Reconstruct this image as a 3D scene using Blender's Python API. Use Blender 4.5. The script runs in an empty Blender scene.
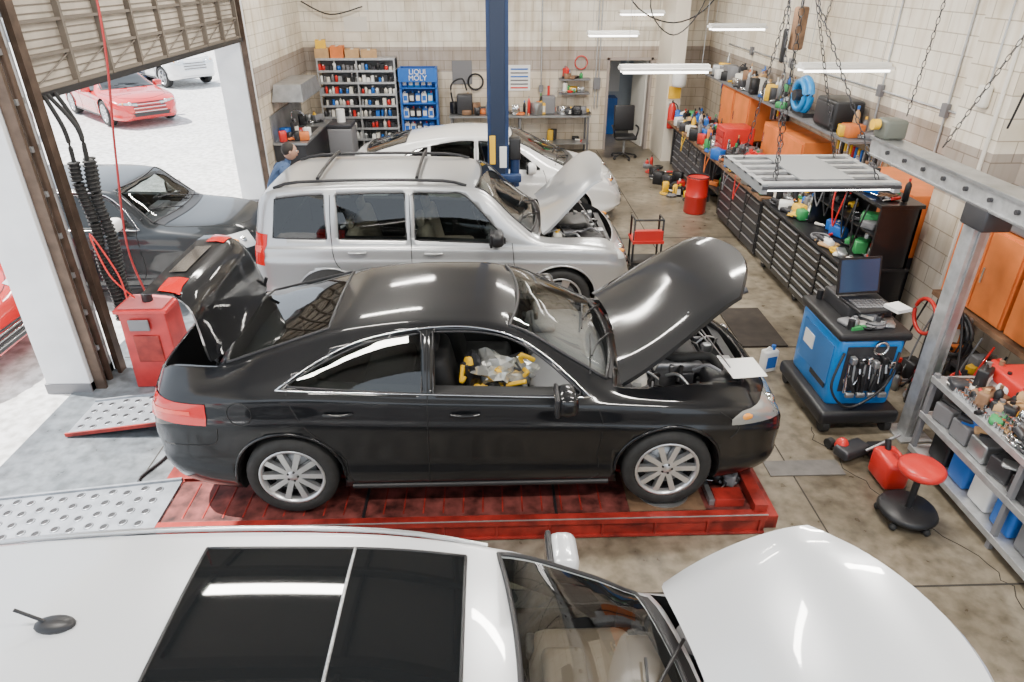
import bpy, bmesh, math, random
from mathutils import Vector, Matrix, Euler
from mathutils.bvhtree import BVHTree
R=random.Random(7)
col=bpy.context.scene.collection
# ---------------------------------------------------------------- materials
MATS={}
def mat(name,c,rough=.5,metal=0,coat=0,noise=0,scale=8,bump=0,emis=0,spec=.5,crough=.03):
    if name in MATS: return MATS[name]
    m=bpy.data.materials.new(name); m.use_nodes=True
    nt=m.node_tree; b=nt.nodes['Principled BSDF']
    b.inputs['Base Color'].default_value=(*c,1)
    b.inputs['Roughness'].default_value=rough; b.inputs['Metallic'].default_value=metal
    b.inputs['Coat Weight'].default_value=coat; b.inputs['Coat Roughness'].default_value=crough
    b.inputs['Specular IOR Level'].default_value=spec
    if emis:
        b.inputs['Emission Color'].default_value=(*c,1); b.inputs['Emission Strength'].default_value=emis
    if noise or bump:
        tc=nt.nodes.new('ShaderNodeTexCoord'); n=nt.nodes.new('ShaderNodeTexNoise')
        n.inputs['Scale'].default_value=scale; n.inputs['Detail'].default_value=6
        nt.links.new(tc.outputs['Object'],n.inputs['Vector'])
        if noise:
            r=nt.nodes.new('ShaderNodeValToRGB')
            r.color_ramp.elements[0].position=.3; r.color_ramp.elements[1].position=.7
            r.color_ramp.elements[0].color=(*[x*(1-noise) for x in c],1)
            r.color_ramp.elements[1].color=(*[min(1,x*(1+noise)) for x in c],1)
            nt.links.new(n.outputs['Fac'],r.inputs['Fac']); nt.links.new(r.outputs['Color'],b.inputs['Base Color'])
        if bump:
            bp=nt.nodes.new('ShaderNodeBump'); bp.inputs['Strength'].default_value=bump
            nt.links.new(n.outputs['Fac'],bp.inputs['Height']); nt.links.new(bp.outputs['Normal'],b.inputs['Normal'])
    MATS[name]=m; return m
def glassmat(name,tint,refl=.9):
    m=bpy.data.materials.new(name); m.use_nodes=True; nt=m.node_tree; nt.nodes.clear()
    o=nt.nodes.new('ShaderNodeOutputMaterial'); t=nt.nodes.new('ShaderNodeBsdfTransparent'); g=nt.nodes.new('ShaderNodeBsdfGlossy')
    t.inputs['Color'].default_value=(*tint,1); g.inputs['Roughness'].default_value=.02
    lw=nt.nodes.new('ShaderNodeLayerWeight'); lw.inputs['Blend'].default_value=.5
    pw=nt.nodes.new('ShaderNodeMath'); pw.operation='POWER'; pw.inputs[1].default_value=4.2
    mx=nt.nodes.new('ShaderNodeMixShader')
    mu=nt.nodes.new('ShaderNodeMath'); mu.operation='MULTIPLY_ADD'; mu.inputs[1].default_value=refl; mu.inputs[2].default_value=.07
    nt.links.new(lw.outputs['Facing'],pw.inputs[0]); nt.links.new(pw.outputs[0],mu.inputs[0]); nt.links.new(mu.outputs[0],mx.inputs[0])
    nt.links.new(t.outputs[0],mx.inputs[1]); nt.links.new(g.outputs[0],mx.inputs[2]); nt.links.new(mx.outputs[0],o.inputs[0])
    return m
black=mat('black_plastic',(.012,.012,.014),.45)
rubber=mat('rubber',(.016,.016,.016),.75,noise=.3,scale=20)
chrome=mat('chrome',(.75,.76,.78),.12,1)
alloy=mat('alloy',(.62,.63,.65),.28,.85)
steel=mat('steel',(.40,.41,.42),.38,.8,noise=.2,scale=6)
galv=mat('galvanised',(.50,.51,.52),.42,.6,noise=.18,scale=12)
white=mat('white_enamel',(.82,.82,.8),.4)
offwhite=mat('offwhite_plastic',(.7,.67,.6),.5)
red=mat('red_paint',(.48,.03,.03),.38,noise=.25,scale=5)
redgl=mat('red_plastic',(.60,.025,.02),.3)
orange=mat('orange_paint',(.72,.19,.04),.5,noise=.15,scale=4)
yellow=mat('yellow_plastic',(.85,.5,.02),.5)
blue=mat('blue_plastic',(.015,.13,.5),.4)
bluel=mat('bright_blue',(.015,.25,.62),.35)
navy=mat('navy_post',(.012,.035,.11),.4,noise=.2)
green=mat('green_plastic',(.04,.3,.09),.5)
grey=mat('grey_plastic',(.17,.17,.18),.5)
dgrey=mat('dark_grey_metal',(.045,.045,.05),.4,.3)
brown=mat('brown_wood',(.20,.11,.06),.6,noise=.4)
card=mat('cardboard',(.5,.31,.15),.8,noise=.1)
beige=mat('beige_fabric',(.40,.34,.27),.85)
cloth_b=mat('cloth_blue',(.05,.09,.18),.85,noise=.2)
darkint=mat('dark_interior',(.012,.012,.013),.7)
tailred=mat('tail_lens',(.60,.012,.01),.15,coat=.5,spec=.3)
tailred2=mat('tail_lens_inner',(.9,.10,.07),.2,coat=.3,spec=.3)
lens=mat('clear_lens',(.75,.78,.8),.1,.3,coat=1)
smoke=mat('smoked_lens',(.42,.43,.42),.12,.55,coat=.8)
amber=mat('amber_lens',(.8,.3,.03),.2,coat=1)
tube_em=mat('fluorescent_tube',(1,.97,.92),.3,emis=9)
glass=glassmat('tinted_glass',(.40,.44,.43))
glassc=glassmat('clear_glass',(.66,.69,.68))
glasso=mat('opaque_dark_glass',(.006,.007,.008),.03,coat=.6,spec=.4)
ink=mat('seam_black',(.004,.004,.004),.6)
foil=mat('clear_foil_bag',(.7,.7,.66),.15,.7)
# ---------------------------------------------------------------- mesh builder
class MB:
    def __init__(s): s.v=[];s.f=[];s.m=[];s.s=[];s.mats=[];s.M=Matrix()
    def mi(s,m):
        if m not in s.mats: s.mats.append(m)
        return s.mats.index(m)
    def add(s,vs,fs,m,smooth=False):
        o=len(s.v); k=s.mi(m)
        s.v+= [tuple(s.M@Vector(v)) for v in vs]
        for f in fs: s.f.append([i+o for i in f]); s.m.append(k); s.s.append(smooth)
    def bx(s,x0,x1,y0,y1,z0,z1,m,top=1.0,sh=0):
        cx,cy=(x0+x1)/2,(y0+y1)/2
        vs=[]
        for z,k,d in((z0,1,0),(z1,top,sh)):
            for x,y in((x0,y0),(x1,y0),(x1,y1),(x0,y1)): vs.append((cx+(x-cx)*k+d,cy+(y-cy)*k,z))
        s.add(vs,[(3,2,1,0),(4,5,6,7),(0,1,5,4),(1,2,6,5),(2,3,7,6),(3,0,4,7)],m)
    def box(s,c,d,m,rz=0,rx=0,ry=0):
        Mt=Matrix.Translation(c)@Euler((rx,ry,rz)).to_matrix().to_4x4()
        a,b,e=d[0]/2,d[1]/2,d[2]/2
        vs=[Mt@Vector(p) for p in((-a,-b,-e),(a,-b,-e),(a,b,-e),(-a,b,-e),(-a,-b,e),(a,-b,e),(a,b,e),(-a,b,e))]
        s.add(vs,[(3,2,1,0),(4,5,6,7),(0,1,5,4),(1,2,6,5),(2,3,7,6),(3,0,4,7)],m)
    def rbox(s,c,d,m,r=.03,rz=0,rx=0,ry=0,n=3):
        bm=bmesh.new(); bmesh.ops.create_cube(bm,size=1)
        for v in bm.verts: v.co=Vector((v.co.x*d[0],v.co.y*d[1],v.co.z*d[2]))
        r=min(r,min(d)*.48)
        bmesh.ops.bevel(bm,geom=bm.edges[:],offset=r,segments=n,profile=.5,affect='EDGES')
        Mt=Matrix.Translation(c)@Euler((rx,ry,rz)).to_matrix().to_4x4()
        bm.verts.index_update()
        s.add([Mt@v.co for v in bm.verts],[[v.index for v in f.verts] for f in bm.faces],m,True); bm.free()
    def cyl(s,a,b,r,m,r2=None,n=16,smooth=True):
        a=Vector(a);b=Vector(b); r2=r if r2 is None else r2
        d=(b-a).normalized(); q=d.to_track_quat('Z','Y').to_matrix()
        vs=[]
        for p,rr in((a,r),(b,r2)):
            for i in range(n):
                t=2*math.pi*i/n; vs.append(p+q@Vector((rr*math.cos(t),rr*math.sin(t),0)))
        s.add(vs,[(i,(i+1)%n,n+(i+1)%n,n+i) for i in range(n)],m,smooth)
        s.add(vs[:n],[list(range(n))[::-1]],m); s.add(vs[n:],[list(range(n))],m)
    def lathe(s,prof,o,m,axis='Z',n=24,smooth=True):
        vs=[]
        for r,h in prof:
            for i in range(n):
                t=2*math.pi*i/n; a,b=r*math.cos(t),r*math.sin(t)
                p={'Z':(a,b,h),'Y':(a,h,b),'X':(h,a,b)}[axis]
                vs.append((o[0]+p[0],o[1]+p[1],o[2]+p[2]))
        fs=[]
        for j in range(len(prof)-1):
            for i in range(n): fs.append((j*n+i,j*n+(i+1)%n,(j+1)*n+(i+1)%n,(j+1)*n+i))
        s.add(vs,fs,m,smooth)
    def sph(s,c,r,m,n=12,rz=0):
        if not isinstance(r,(tuple,list)): r=(r,r,r)
        vs=[];fs=[];k=n//2
        rm=Matrix.Rotation(rz,3,'Z')
        for j in range(k+1):
            ph=math.pi*j/k
            for i in range(n):
                t=2*math.pi*i/n
                vs.append(Vector(c)+rm@Vector((r[0]*math.sin(ph)*math.cos(t),r[1]*math.sin(ph)*math.sin(t),r[2]*math.cos(ph))))
        for j in range(k):
            for i in range(n): fs.append((j*n+i,(j+1)*n+i,(j+1)*n+(i+1)%n,j*n+(i+1)%n))
        s.add(vs,fs,m,True)
    def lump(s,c,r,m,seed,amp=.35):
        rr=random.Random(seed); bm=bmesh.new(); bmesh.ops.create_icosphere(bm,subdivisions=3,radius=1)
        ph=[(rr.uniform(2,7),rr.uniform(2,7),rr.uniform(2,7),rr.uniform(0,6)) for _ in range(5)]
        for v in bm.verts:
            k=1+amp*sum(math.sin(a*v.co.x+b*v.co.y+c2*v.co.z+d) for a,b,c2,d in ph)/5+rr.uniform(-.07,.07)
            v.co=Vector((v.co.x*r[0]*k,v.co.y*r[1]*k,v.co.z*r[2]*k))
        bm.verts.index_update()
        s.add([Vector(c)+v.co for v in bm.verts],[[v.index for v in f.verts] for f in bm.faces],m,False); bm.free()
    def tube(s,pts,r,m,n=8,closed=False):
        pts=[Vector(p) for p in pts]; N=len(pts); vs=[];fs=[]
        for i,p in enumerate(pts):
            if closed: d=pts[(i+1)%N]-pts[i-1]
            else: d=pts[min(i+1,N-1)]-pts[max(i-1,0)]
            if d.length<1e-6: d=Vector((0,0,1))
            q=d.normalized().to_track_quat('Z','Y').to_matrix()
            for k in range(n):
                t=2*math.pi*k/n; vs.append(p+q@Vector((r*math.cos(t),r*math.sin(t),0)))
        for i in range(N if closed else N-1):
            j=(i+1)%N
            for k in range(n): fs.append((i*n+k,i*n+(k+1)%n,j*n+(k+1)%n,j*n+k))
        s.add(vs,fs,m,True)
        if not closed: s.add(vs[:n],[list(range(n))],m); s.add(vs[-n:],[list(range(n))],m)
    def torus(s,c,R0,r,m,axis='Z',n=24):
        pts=[]
        for i in range(n):
            t=2*math.pi*i/n;a,b=R0*math.cos(t),R0*math.sin(t)
            p={'Z':(a,b,0),'Y':(a,0,b),'X':(0,a,b)}[axis]; pts.append(Vector(c)+Vector(p))
        s.tube(pts,r,m,8,True)
    def chain(s,a,b,m=None,r=.014):
        a=Vector(a);b=Vector(b);L=(b-a).length;n=int(L/.06)
        q=(b-a).normalized().to_track_quat('Z','Y').to_matrix()
        for k in range(n):
            c=a.lerp(b,(k+.5)/n); pts=[]
            for i in range(8):
                t=2*math.pi*i/8; v=Vector((r*math.cos(t),0,.036*math.sin(t))) if k%2 else Vector((0,r*math.cos(t),.036*math.sin(t))); pts.append(c+q@v)
            s.tube(pts,.004,m or dgrey,4,True)
    def grid(s,pts,m,smooth=True):
        nv=len(pts);nu=len(pts[0]);vs=[p for row in pts for p in row]
        s.add(vs,[(j*nu+i,j*nu+i+1,(j+1)*nu+i+1,(j+1)*nu+i) for j in range(nv-1) for i in range(nu-1)],m,smooth)
    def bottle(s,x,y,z,h,r,m,cap=None):
        s.lathe([(0,0),(r,0),(r,h*.68),(r*.75,h*.78),(r*.35,h*.84),(r*.35,h*.9)],(x,y,z),m,n=10)
        s.cyl((x,y,z+h*.88),(x,y,z+h),r*.42,cap or black,n=10)
    def jug(s,x,y,z,h,w,m,cap=None,rz=0):
        M0=s.M.copy(); s.M=s.M@Matrix.Translation((x,y,z))@Matrix.Rotation(rz,4,'Z')
        s.rbox((0,0,h*.42),(w,w*.6,h*.84),m,w*.12)
        s.box((0,-w*.302,h*.4),(w*.7,.004,h*.45),offwhite if m is not white else blue)
        s.cyl((w*.2,0,h*.8),(w*.2,0,h),w*.13,cap or black,n=10)
        s.tube([(-w*.35,0,h*.6),(-w*.38,0,h*.85),(-w*.1,0,h*.95),(w*.1,0,h*.86)],w*.07,m,6)
        s.M=M0
    def build(s,name,loc=(0,0,0),rz=0,parent=None,bevel=0,solid=0):
        me=bpy.data.meshes.new(name); me.from_pydata(s.v,[],s.f)
        for m in s.mats: me.materials.append(m)
        me.polygons.foreach_set('material_index',s.m); me.polygons.foreach_set('use_smooth',s.s)
        me.update(); o=bpy.data.objects.new(name,me); col.objects.link(o)
        o.location=loc; o.rotation_euler=(0,0,rz)
        if parent: o.parent=parent
        if bevel:
            md=o.modifiers.new('bev','BEVEL'); md.width=bevel; md.segments=2; md.limit_method='ANGLE'; md.angle_limit=math.radians(40)
        return o
def empty(name,loc=(0,0,0),rz=0):
    e=bpy.data.objects.new(name,None); e.location=loc; e.rotation_euler=(0,0,rz); e.empty_display_size=.2; col.objects.link(e); return e
# ---------------------------------------------------------------- curves
def pchip(K):
    xs=[k[0] for k in K]; ys=[k[1] for k in K]; n=len(xs)
    h=[xs[i+1]-xs[i] for i in range(n-1)]; d=[(ys[i+1]-ys[i])/h[i] for i in range(n-1)]
    m=[d[0]]+[0 if d[i-1]*d[i]<=0 else 3*(h[i-1]+h[i])/((2*h[i]+h[i-1])/d[i-1]+(h[i]+2*h[i-1])/d[i]) for i in range(1,n-1)]+[d[-1]]
    def f(x):
        if x<=xs[0]: return ys[0]
        if x>=xs[-1]: return ys[-1]
        i=0
        while x>xs[i+1]: i+=1
        t=(x-xs[i])/h[i]
        return ys[i]*(2*t**3-3*t*t+1)+m[i]*h[i]*(t**3-2*t*t+t)+ys[i+1]*(-2*t**3+3*t*t)+m[i+1]*h[i]*(t**3-t*t)
    return f
def catmull(P,sub=3):
    out=[];n=len(P)
    for i in range(n-1):
        p0=P[max(i-1,0)];p1=P[i];p2=P[i+1];p3=P[min(i+2,n-1)]
        for k in range(sub):
            t=k/sub
            out.append(tuple(.5*((2*p1[a])+(-p0[a]+p2[a])*t+(2*p0[a]-5*p1[a]+4*p2[a]-p3[a])*t*t+(-p0[a]+3*p1[a]-3*p2[a]+p3[a])*t**3) for a in range(len(p1))))
    out.append(tuple(P[-1])); return out
def resample(P,n):
    P=[Vector(p) for p in P]; L=[0]
    for i in range(1,len(P)): L.append(L[-1]+(P[i]-P[i-1]).length)
    out=[]
    for k in range(n):
        t=L[-1]*k/(n-1); i=0
        while i<len(P)-2 and t>L[i+1]: i+=1
        seg=L[i+1]-L[i]; out.append(P[i].lerp(P[i+1],(t-L[i])/seg if seg>0 else 0))
    return out
def S(p): return catmull(p,6)
# ---------------------------------------------------------------- wheels
def wheel(mb,cx,cy,cz,r,w,side,n=10,rimmat=None,rr=.69):
    rimmat=rimmat or alloy
    h=w/2; ri=r*rr
    mb.lathe([(ri,-h*.8),(ri+.02,-h),(r*.94,-h),(r,-h*.7),(r,h*.7),(r*.94,h),(ri+.02,h),(ri,h*.8)],(cx,cy,cz),rubber,'Y',36)
    mb.lathe([(ri,-h*.8),(ri*.96,-h*.6),(ri*.94,h*.6),(ri,h*.8)],(cx,cy,cz),dgrey,'Y',36)
    o=side*h
    mb.lathe([(ri+.012,o*.86),(ri+.008,o*.98),(ri*.95,o*.92),(ri*.93,o*.5)],(cx,cy,cz),rimmat,'Y',36)
    mb.lathe([(0,o*.15),(ri*.95,o*.15)],(cx,cy,cz),black,'Y',36)
    mb.lathe([(r*.2,o*.3),(ri*.72,o*.3),(ri*.72,o*.2)],(cx,cy,cz),steel,'Y',30)
    mb.lathe([(0,o*.86),(r*.12,o*.84),(r*.16,o*.7),(r*.17,o*.2)],(cx,cy,cz),rimmat,'Y',20)
    for k in range(5): t=k*1.257; mb.cyl((cx+r*.115*math.cos(t),cy+o*.8,cz+r*.115*math.sin(t)),(cx+r*.115*math.cos(t),cy+o*.87,cz+r*.115*math.sin(t)),.009,black,n=6)
    for k in range(n):
        t=2*math.pi*k/n; c,s_=math.cos(t),math.sin(t)
        vs=[]
        wa,wb=(.019,.022) if n>=9 else (.034,.045)
        for rad,wd,ya,yb in((r*.12,wa,.8,.35),(ri*.96,wb,.84,.5)):
            for sw in(-1,1):
                for yy in(ya,yb):
                    vs.append((cx+c*rad-s_*wd*sw,cy+o*yy,cz+s_*rad+c*wd*sw))
        mb.add(vs,[(0,2,6,4),(1,5,7,3),(0,4,5,1),(2,3,7,6)],rimmat)
# ---------------------------------------------------------------- car
def booleans(obj,cutters):
    for c in cutters:
        m=obj.modifiers.new('b','BOOLEAN'); m.operation='DIFFERENCE'; m.solver='EXACT'; m.object=c
    bpy.context.view_layer.update()
    dg=bpy.context.evaluated_depsgraph_get()
    me=bpy.data.meshes.new_from_object(obj.evaluated_get(dg))
    obj.modifiers.clear()
    if len(me.polygons)>50: obj.data=me
    for c in cutters: bpy.data.objects.remove(c)
def prism(poly,ax,a,b,mats,mi=1):
    n=len(poly); vs=[]
    for t in(a,b):
        for p,q in poly: vs.append((p,t,q) if ax=='y' else (p,q,t))
    fs=[list(range(n)),list(range(n,2*n))[::-1]]+[[i,i+n,(i+1)%n+n,(i+1)%n] for i in range(n)]
    me=bpy.data.meshes.new('cut'); me.from_pydata(vs,[],fs)
    bm=bmesh.new(); bm.from_mesh(me); bmesh.ops.recalc_face_normals(bm,faces=bm.faces); bm.to_mesh(me); bm.free()
    for m in mats: me.materials.append(m)
    for p in me.polygons: p.material_index=mi
    o=bpy.data.objects.new('cut',me); col.objects.link(o); return o
def make_car(name,sp,loc,rz=0):
    root=empty(name,loc,rz)
    L=sp['L']; paint=sp['paint']
    top,belt,hwf,rhf,botf=[pchip(sp[k]) for k in('top','belt','hw','rh','bot')]
    det=sp.get('detail',True)
    def sect(x):
        t=top(x);b=belt(x);hw=hwf(x);rh=rhf(x);bo=botf(x)
        g=max(t-b,.02);cr=min(.06,.5*g);k=b-bo
        c=[(0,bo),(hw*.5,bo),(hw*.88,bo),(hw*.962,bo+.05),(hw*.985,bo+.2*k),(hw*.972,bo+.32*k),(hw*.985,bo+.55*k),(hw*1.0,b-.27*k),(hw*.985,b-.2*k),(hw*.972,b-.06*k),(hw*.94,b),
           (hw*.94*.5+rh*.5+.018,(b+t-cr)/2),(rh,t-cr),(rh*.86,t-.42*cr),(rh*.5,t-.1*cr),(0,t)]
        return catmull(c,3)
    N=84 if det else 46
    xs=[]
    for i in range(N+1):
        u=i/N; xs.append(L*(.5-.5*math.cos(math.pi*u))*.45+L*u*.55)
    ring=None;vs=[];fs=[]
    for x in xs:
        h=sect(x); full=[(x,-y,z) for y,z in h]+[(x,y,z) for y,z in h[-2:0:-1]]
        ring=len(full); vs+=full
    for j in range(N):
        for i in range(ring):
            fs.append((j*ring+i,j*ring+(i+1)%ring,(j+1)*ring+(i+1)%ring,(j+1)*ring+i))
    fs.append(list(range(ring))); fs.append(list(range(N*ring,(N+1)*ring))[::-1])
    me=bpy.data.meshes.new('body'); me.from_pydata(vs,[],fs)
    bm=bmesh.new(); bm.from_mesh(me); bmesh.ops.recalc_face_normals(bm,faces=bm.faces); 
    bvh=BVHTree.FromBMesh(bm); bm.to_mesh(me); bm.free()
    me.materials.append(paint); me.materials.append(darkint)
    for p in me.polygons: p.use_smooth=len(p.vertices)<5
    body=bpy.data.objects.new('body',me); col.objects.link(body)
    def ray(o,d,off):
        h=bvh.ray_cast(Vector(o),Vector(d))
        if h[0] is None: return None
        n=h[1]
        if n.dot(Vector(d))>0: n=-n
        return h[0]+n*off
    def sd(x,z,s,off=.004): return ray((x,s*3,z),(0,-s,0),off) or Vector((x,s*.8,z))
    def tp(x,y,off=.004): return ray((x,y,4),(0,0,-1),off) or Vector((x,y,.8))
    def corner(front,phi,z,off=.005,s=1):
        cx=L-1.0 if front else 1.0
        d=Vector(((1 if front else -1)*math.cos(phi),s*math.sin(phi),0))
        return ray(Vector((cx,0,z))+d*3,-d,off) or Vector((cx,0,z))+d*.9
    wx=[sp['axr'],sp['axf']]; wr=sp['wr']; tw=.225
    wy=hwf(wx[0])-tw/2-.015
    cuts=[]
    for x in wx:
        for s in(-1,1):
            a=wr+.055
            poly=[(x+a*math.cos(t*math.pi/16),wr+.005+a*math.sin(t*math.pi/16)) for t in range(32)]
            y0,y1=sorted((s*(wy-tw*.75),s*1.3))
            cuts.append(prism(poly,'y',y0,y1,me.materials))
    gl=MB(); tr=MB()
    gm=sp.get('glass',glass) if det else glasso
    for wi,(bt,tpp) in enumerate(sp['side']):
        n=22; B=resample(bt,n); T=resample(S(tpp) if len(tpp)>2 else tpp,n)
        for s in(-1,1):
            if not (s==-1 and wi in sp.get('open_win',[])):
                gl.grid([[sd(*B[i].lerp(T[i],v/8),s,.003) for i in range(n)] for v in range(9)],gm)
            out=[B[i] for i in range(n)]+[T[i] for i in range(n-1,-1,-1)]
            tr.tube([sd(p[0],p[1],s,.002) for p in out],.008,black,6,True)
        if det:
            cx=sum(p[0] for p in B+T)/(2*n); cz=sum(p[1] for p in B+T)/(2*n)
            k=.985
            poly=[(cx+(p[0]-cx)*k,cz+(p[1]-cz)*k) for p in B]+[(cx+(p[0]-cx)*k,cz+(p[1]-cz)*k) for p in T[::-1]]
            cl=[poly[0]]
            for p in poly[1:]:
                if (Vector(p)-Vector(cl[-1])).length>.004: cl.append(p)
            if (Vector(cl[0])-Vector(cl[-1])).length<.004: cl.pop()
            cuts.append(prism(cl,'y',-1.3,1.3,me.materials))
    if sp.get('chrome'):
        B,T=sp['chrome']
        for s in(-1,1):
            pts=resample(S(T),40)+resample(B,30)[::-1]
            tr.tube([sd(p[0],p[1],s,.005) for p in pts],.0075,chrome,6,True)
    def screen(d,mt,cut=True,zc=.9):
        xt,xb,wt,wb,bt_,bb=d
        def P(u,v):
            w=wt+(wb-wt)*v; return (xt+bt_*(1-u*u))*(1-v)+(xb+bb*(1-u*u))*v, u*w
        gl.grid([[tp(*P(-1+2*i/20,v/12),.003) for i in range(21)] for v in range(13)],mt)
        o=[P(-1+2*i/12,0) for i in range(13)]+[P(1-2*i/12,1) for i in range(13)]
        ol=[P(-1+2*i/24,0) for i in range(25)]+[P(1,i/12) for i in range(1,12)]+[P(1-2*i/24,1) for i in range(25)]+[P(-1,1-i/12) for i in range(1,12)]
        tr.tube([tp(x,y,.002) for x,y in ol],.012,black,6,True)
        if cut and det:
            cx=sum(p[0] for p in o)/len(o)
            cuts.append(prism([(cx+(p[0]-cx)*.97,p[1]*.97) for p in o],'z',zc,3,me.materials))
        return P
    screen(sp['ws'],sp.get('wsglass',gm) if det else glasso)
    if sp.get('bl'): screen(sp['bl'],gm,zc=1.0)
    if sp.get('rearglass'):
        z0,z1,w0,w1=sp['rearglass']
        gl.grid([[ray((-2,(-1+i/8)*(w0+(w1-w0)*v/6),z0+(z1-z0)*v/6),(1,0,0),.006) or Vector((.3,0,z1)) for i in range(17)] for v in range(7)],glasso)
    if det:
        a,b=sp['cabin']; nn=14; P=[]
        me2=bpy.data.meshes.new('cab'); v2=[];f2=[]
        for i in range(nn+1):
            x=a+(b-a)*i/nn; zt=top(x)-.05; rh=rhf(x)-.05; wb_=hwf(x)*.94-.1; zb=belt(x)
            if zt<zb+.02: zt=zb+.02
            hh=[(-.7,.38),(-wb_,zb-.12),(-wb_+.01,zb),(-rh,zt-.04),(0,zt),(rh,zt-.04),(wb_-.01,zb),(wb_,zb-.12),(.7,.38)]
            v2+=[(x,y,z) for y,z in hh]
        m9=9
        for j in range(nn):
            for i in range(m9): f2.append((j*m9+i,j*m9+(i+1)%m9,(j+1)*m9+(i+1)%m9,(j+1)*m9+i))
        f2.append(list(range(m9))); f2.append(list(range(nn*m9,(nn+1)*m9)))
        me2.from_pydata(v2,[],f2)
        bm=bmesh.new(); bm.from_mesh(me2); bmesh.ops.recalc_face_normals(bm,faces=bm.faces); bm.to_mesh(me2); bm.free()
        me2.materials.append(paint); me2.materials.append(darkint)
        for p in me2.polygons: p.material_index=1
        oc=bpy.data.objects.new('cab',me2); col.objects.link(oc); cuts.insert(0,oc)
    def hoodP(d,u,v):
        x0,x1,w0,w1,b0,b1=d; w=w0+(w1-w0)*v**1.6
        return ((x0+b0*(1-u*u))*(1-v)+(x1-b1*u*u)*v, u*w)
    hd=sp['hood']
    if sp.get('hood_open'):
        ang=math.radians(sp['hood_open']); hx=hd[0]; hz=top(hx)
        hm=MB(); nu,nv=22,18
        Mt=Matrix.Translation((hx,0,hz+.03))@Matrix.Rotation(-ang,4,'Y')@Matrix.Translation((-hx,0,-hz))
        A=[[tp(*hoodP(hd,-1+2*i/nu,j/nv),.0) for i in range(nu+1)] for j in range(nv+1)]
        up=[[Mt@p for p in r] for r in A]
        lo=[[Mt@(p+Vector((0,0,-.03))) for p in r] for r in A]
        hm.grid(up,paint); hm.grid([r[::-1] for r in lo],sp.get('under',dgrey))
        edge=[(0,i) for i in range(nu+1)]+[(j,nu) for j in range(1,nv+1)]+[(nv,i) for i in range(nu-1,-1,-1)]+[(j,0) for j in range(nv-1,0,-1)]
        hm.grid([[up[j][i] for j,i in edge+[edge[0]]],[lo[j][i] for j,i in edge+[edge[0]]]],paint)
        for yy in(-.45,-.15,.15,.45):
            hm.tube([Mt@(tp(hx+.12+k*(hd[1]-hx-.25)/6,yy*(1+.02*k),0)+Vector((0,0,-.045))) for k in range(7)],.022,sp.get('under',dgrey),6)
        hm.build('hood',parent=root)
        o=[hoodP(hd,-1+2*i/12,0) for i in range(13)]+[hoodP(hd,1,i/8) for i in range(1,8)]+[hoodP(hd,1-2*i/12,1) for i in range(13)]+[hoodP(hd,-1,1-i/8) for i in range(1,8)]
        cx=sum(p[0] for p in o)/len(o)
        cuts.append(prism([(cx+(p[0]-cx)*.95,p[1]*.95) for p in o],'z',.5,3,me.materials))
        eng=MB(); x0,x1=hd[0]+.1,hd[1]-.1; w=hd[2]*.9; zt=top((x0+x1)/2)-.1
        em=mat('engine_metal',(.2,.2,.21),.4,.7,noise=.3,scale=15)
        eng.bx(x0,x1,-w,w,.5,.56,dgrey)
        eng.rbox(((x0+x1)/2-.02,.05,zt-.12),(.5,.62,.24),em,.05)
        eng.rbox(((x0+x1)/2-.02,.05,zt+.02),(.4,.5,.07),black,.03)
        for k in range(4): eng.cyl(((x0+x1)/2-.15+.1*k,.22,zt+.03),((x0+x1)/2-.15+.1*k,.22,zt+.085),.022,alloy,n=10)
        eng.rbox((x0+.22,.52,zt-.04),(.26,.18,.2),black,.02); eng.rbox((x0+.22,.52,zt+.065),(.24,.16,.02),grey,.01)
        eng.rbox((x1-.2,-.45,zt-.06),(.3,.25,.18),black,.05)
        eng.tube(S([(x1-.2,-.42,zt),(x1-.25,-.25,zt+.05),((x0+x1)/2,-.22,zt+.03),((x0+x1)/2-.1,-.1,zt)]),.035,rubber,8)
        eng.lathe([(0,.16),(.05,.16),(.06,.12),(.07,0)],(x0+.15,-.5,zt-.1),offwhite,n=14)
        eng.cyl((x0+.15,-.5,zt+.05),(x0+.15,-.5,zt+.09),.03,yellow,n=10)
        for sy in(-1,1):
            eng.cyl((x0+.12,sy*w*.82,zt-.25),(x0+.12,sy*w*.82,zt-.02),.13,grey,r2=.1,n=18)
            eng.cyl((x0+.12,sy*w*.82,zt-.02),(x0+.12,sy*w*.82,zt+.01),.035,steel,n=10)
        eng.box((x1-.03,0,zt-.06),(.07,w*1.5,.05),black); eng.box((x1-.02,0,zt-.2),(.04,w*1.3,.26),steel)
        rr=random.Random(3)
        for k in range(44):
            a=Vector((rr.uniform(x0+.1,x1-.1),rr.uniform(-w*.8,w*.8),zt-rr.uniform(-.02,.1))); b=a+Vector((rr.uniform(-.25,.25),rr.uniform(-.25,.25),rr.uniform(-.05,.04)))
            b.x=min(max(b.x,x0+.03),x1-.03); b.y=min(max(b.y,-w*.85),w*.85)
            eng.tube(S([a,(a+b)/2+Vector((0,0,.05)),b]),rr.choice([.008,.012,.02]),rr.choice([black,rubber,steel,grey,alloy]),6)
        for k in range(46):
            eng.rbox((rr.uniform(x0+.06,x1-.06),rr.uniform(-w*.85,w*.85),zt-.06-rr.uniform(0,.1)),(rr.uniform(.04,.12),rr.uniform(.04,.12),.12),rr.choice([black,steel,grey,dgrey,em,alloy]),.012)
        eng.tube([(x1-.05,-w*.7,zt-.05),(hd[0]+.5*(hd[1]-hd[0])*math.cos(ang)+.1,-w*.72,hz+.5*(hd[1]-hd[0])*math.sin(ang))],.006,steel,6)
        eng.build('engine_bay',parent=root)
    else:
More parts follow.
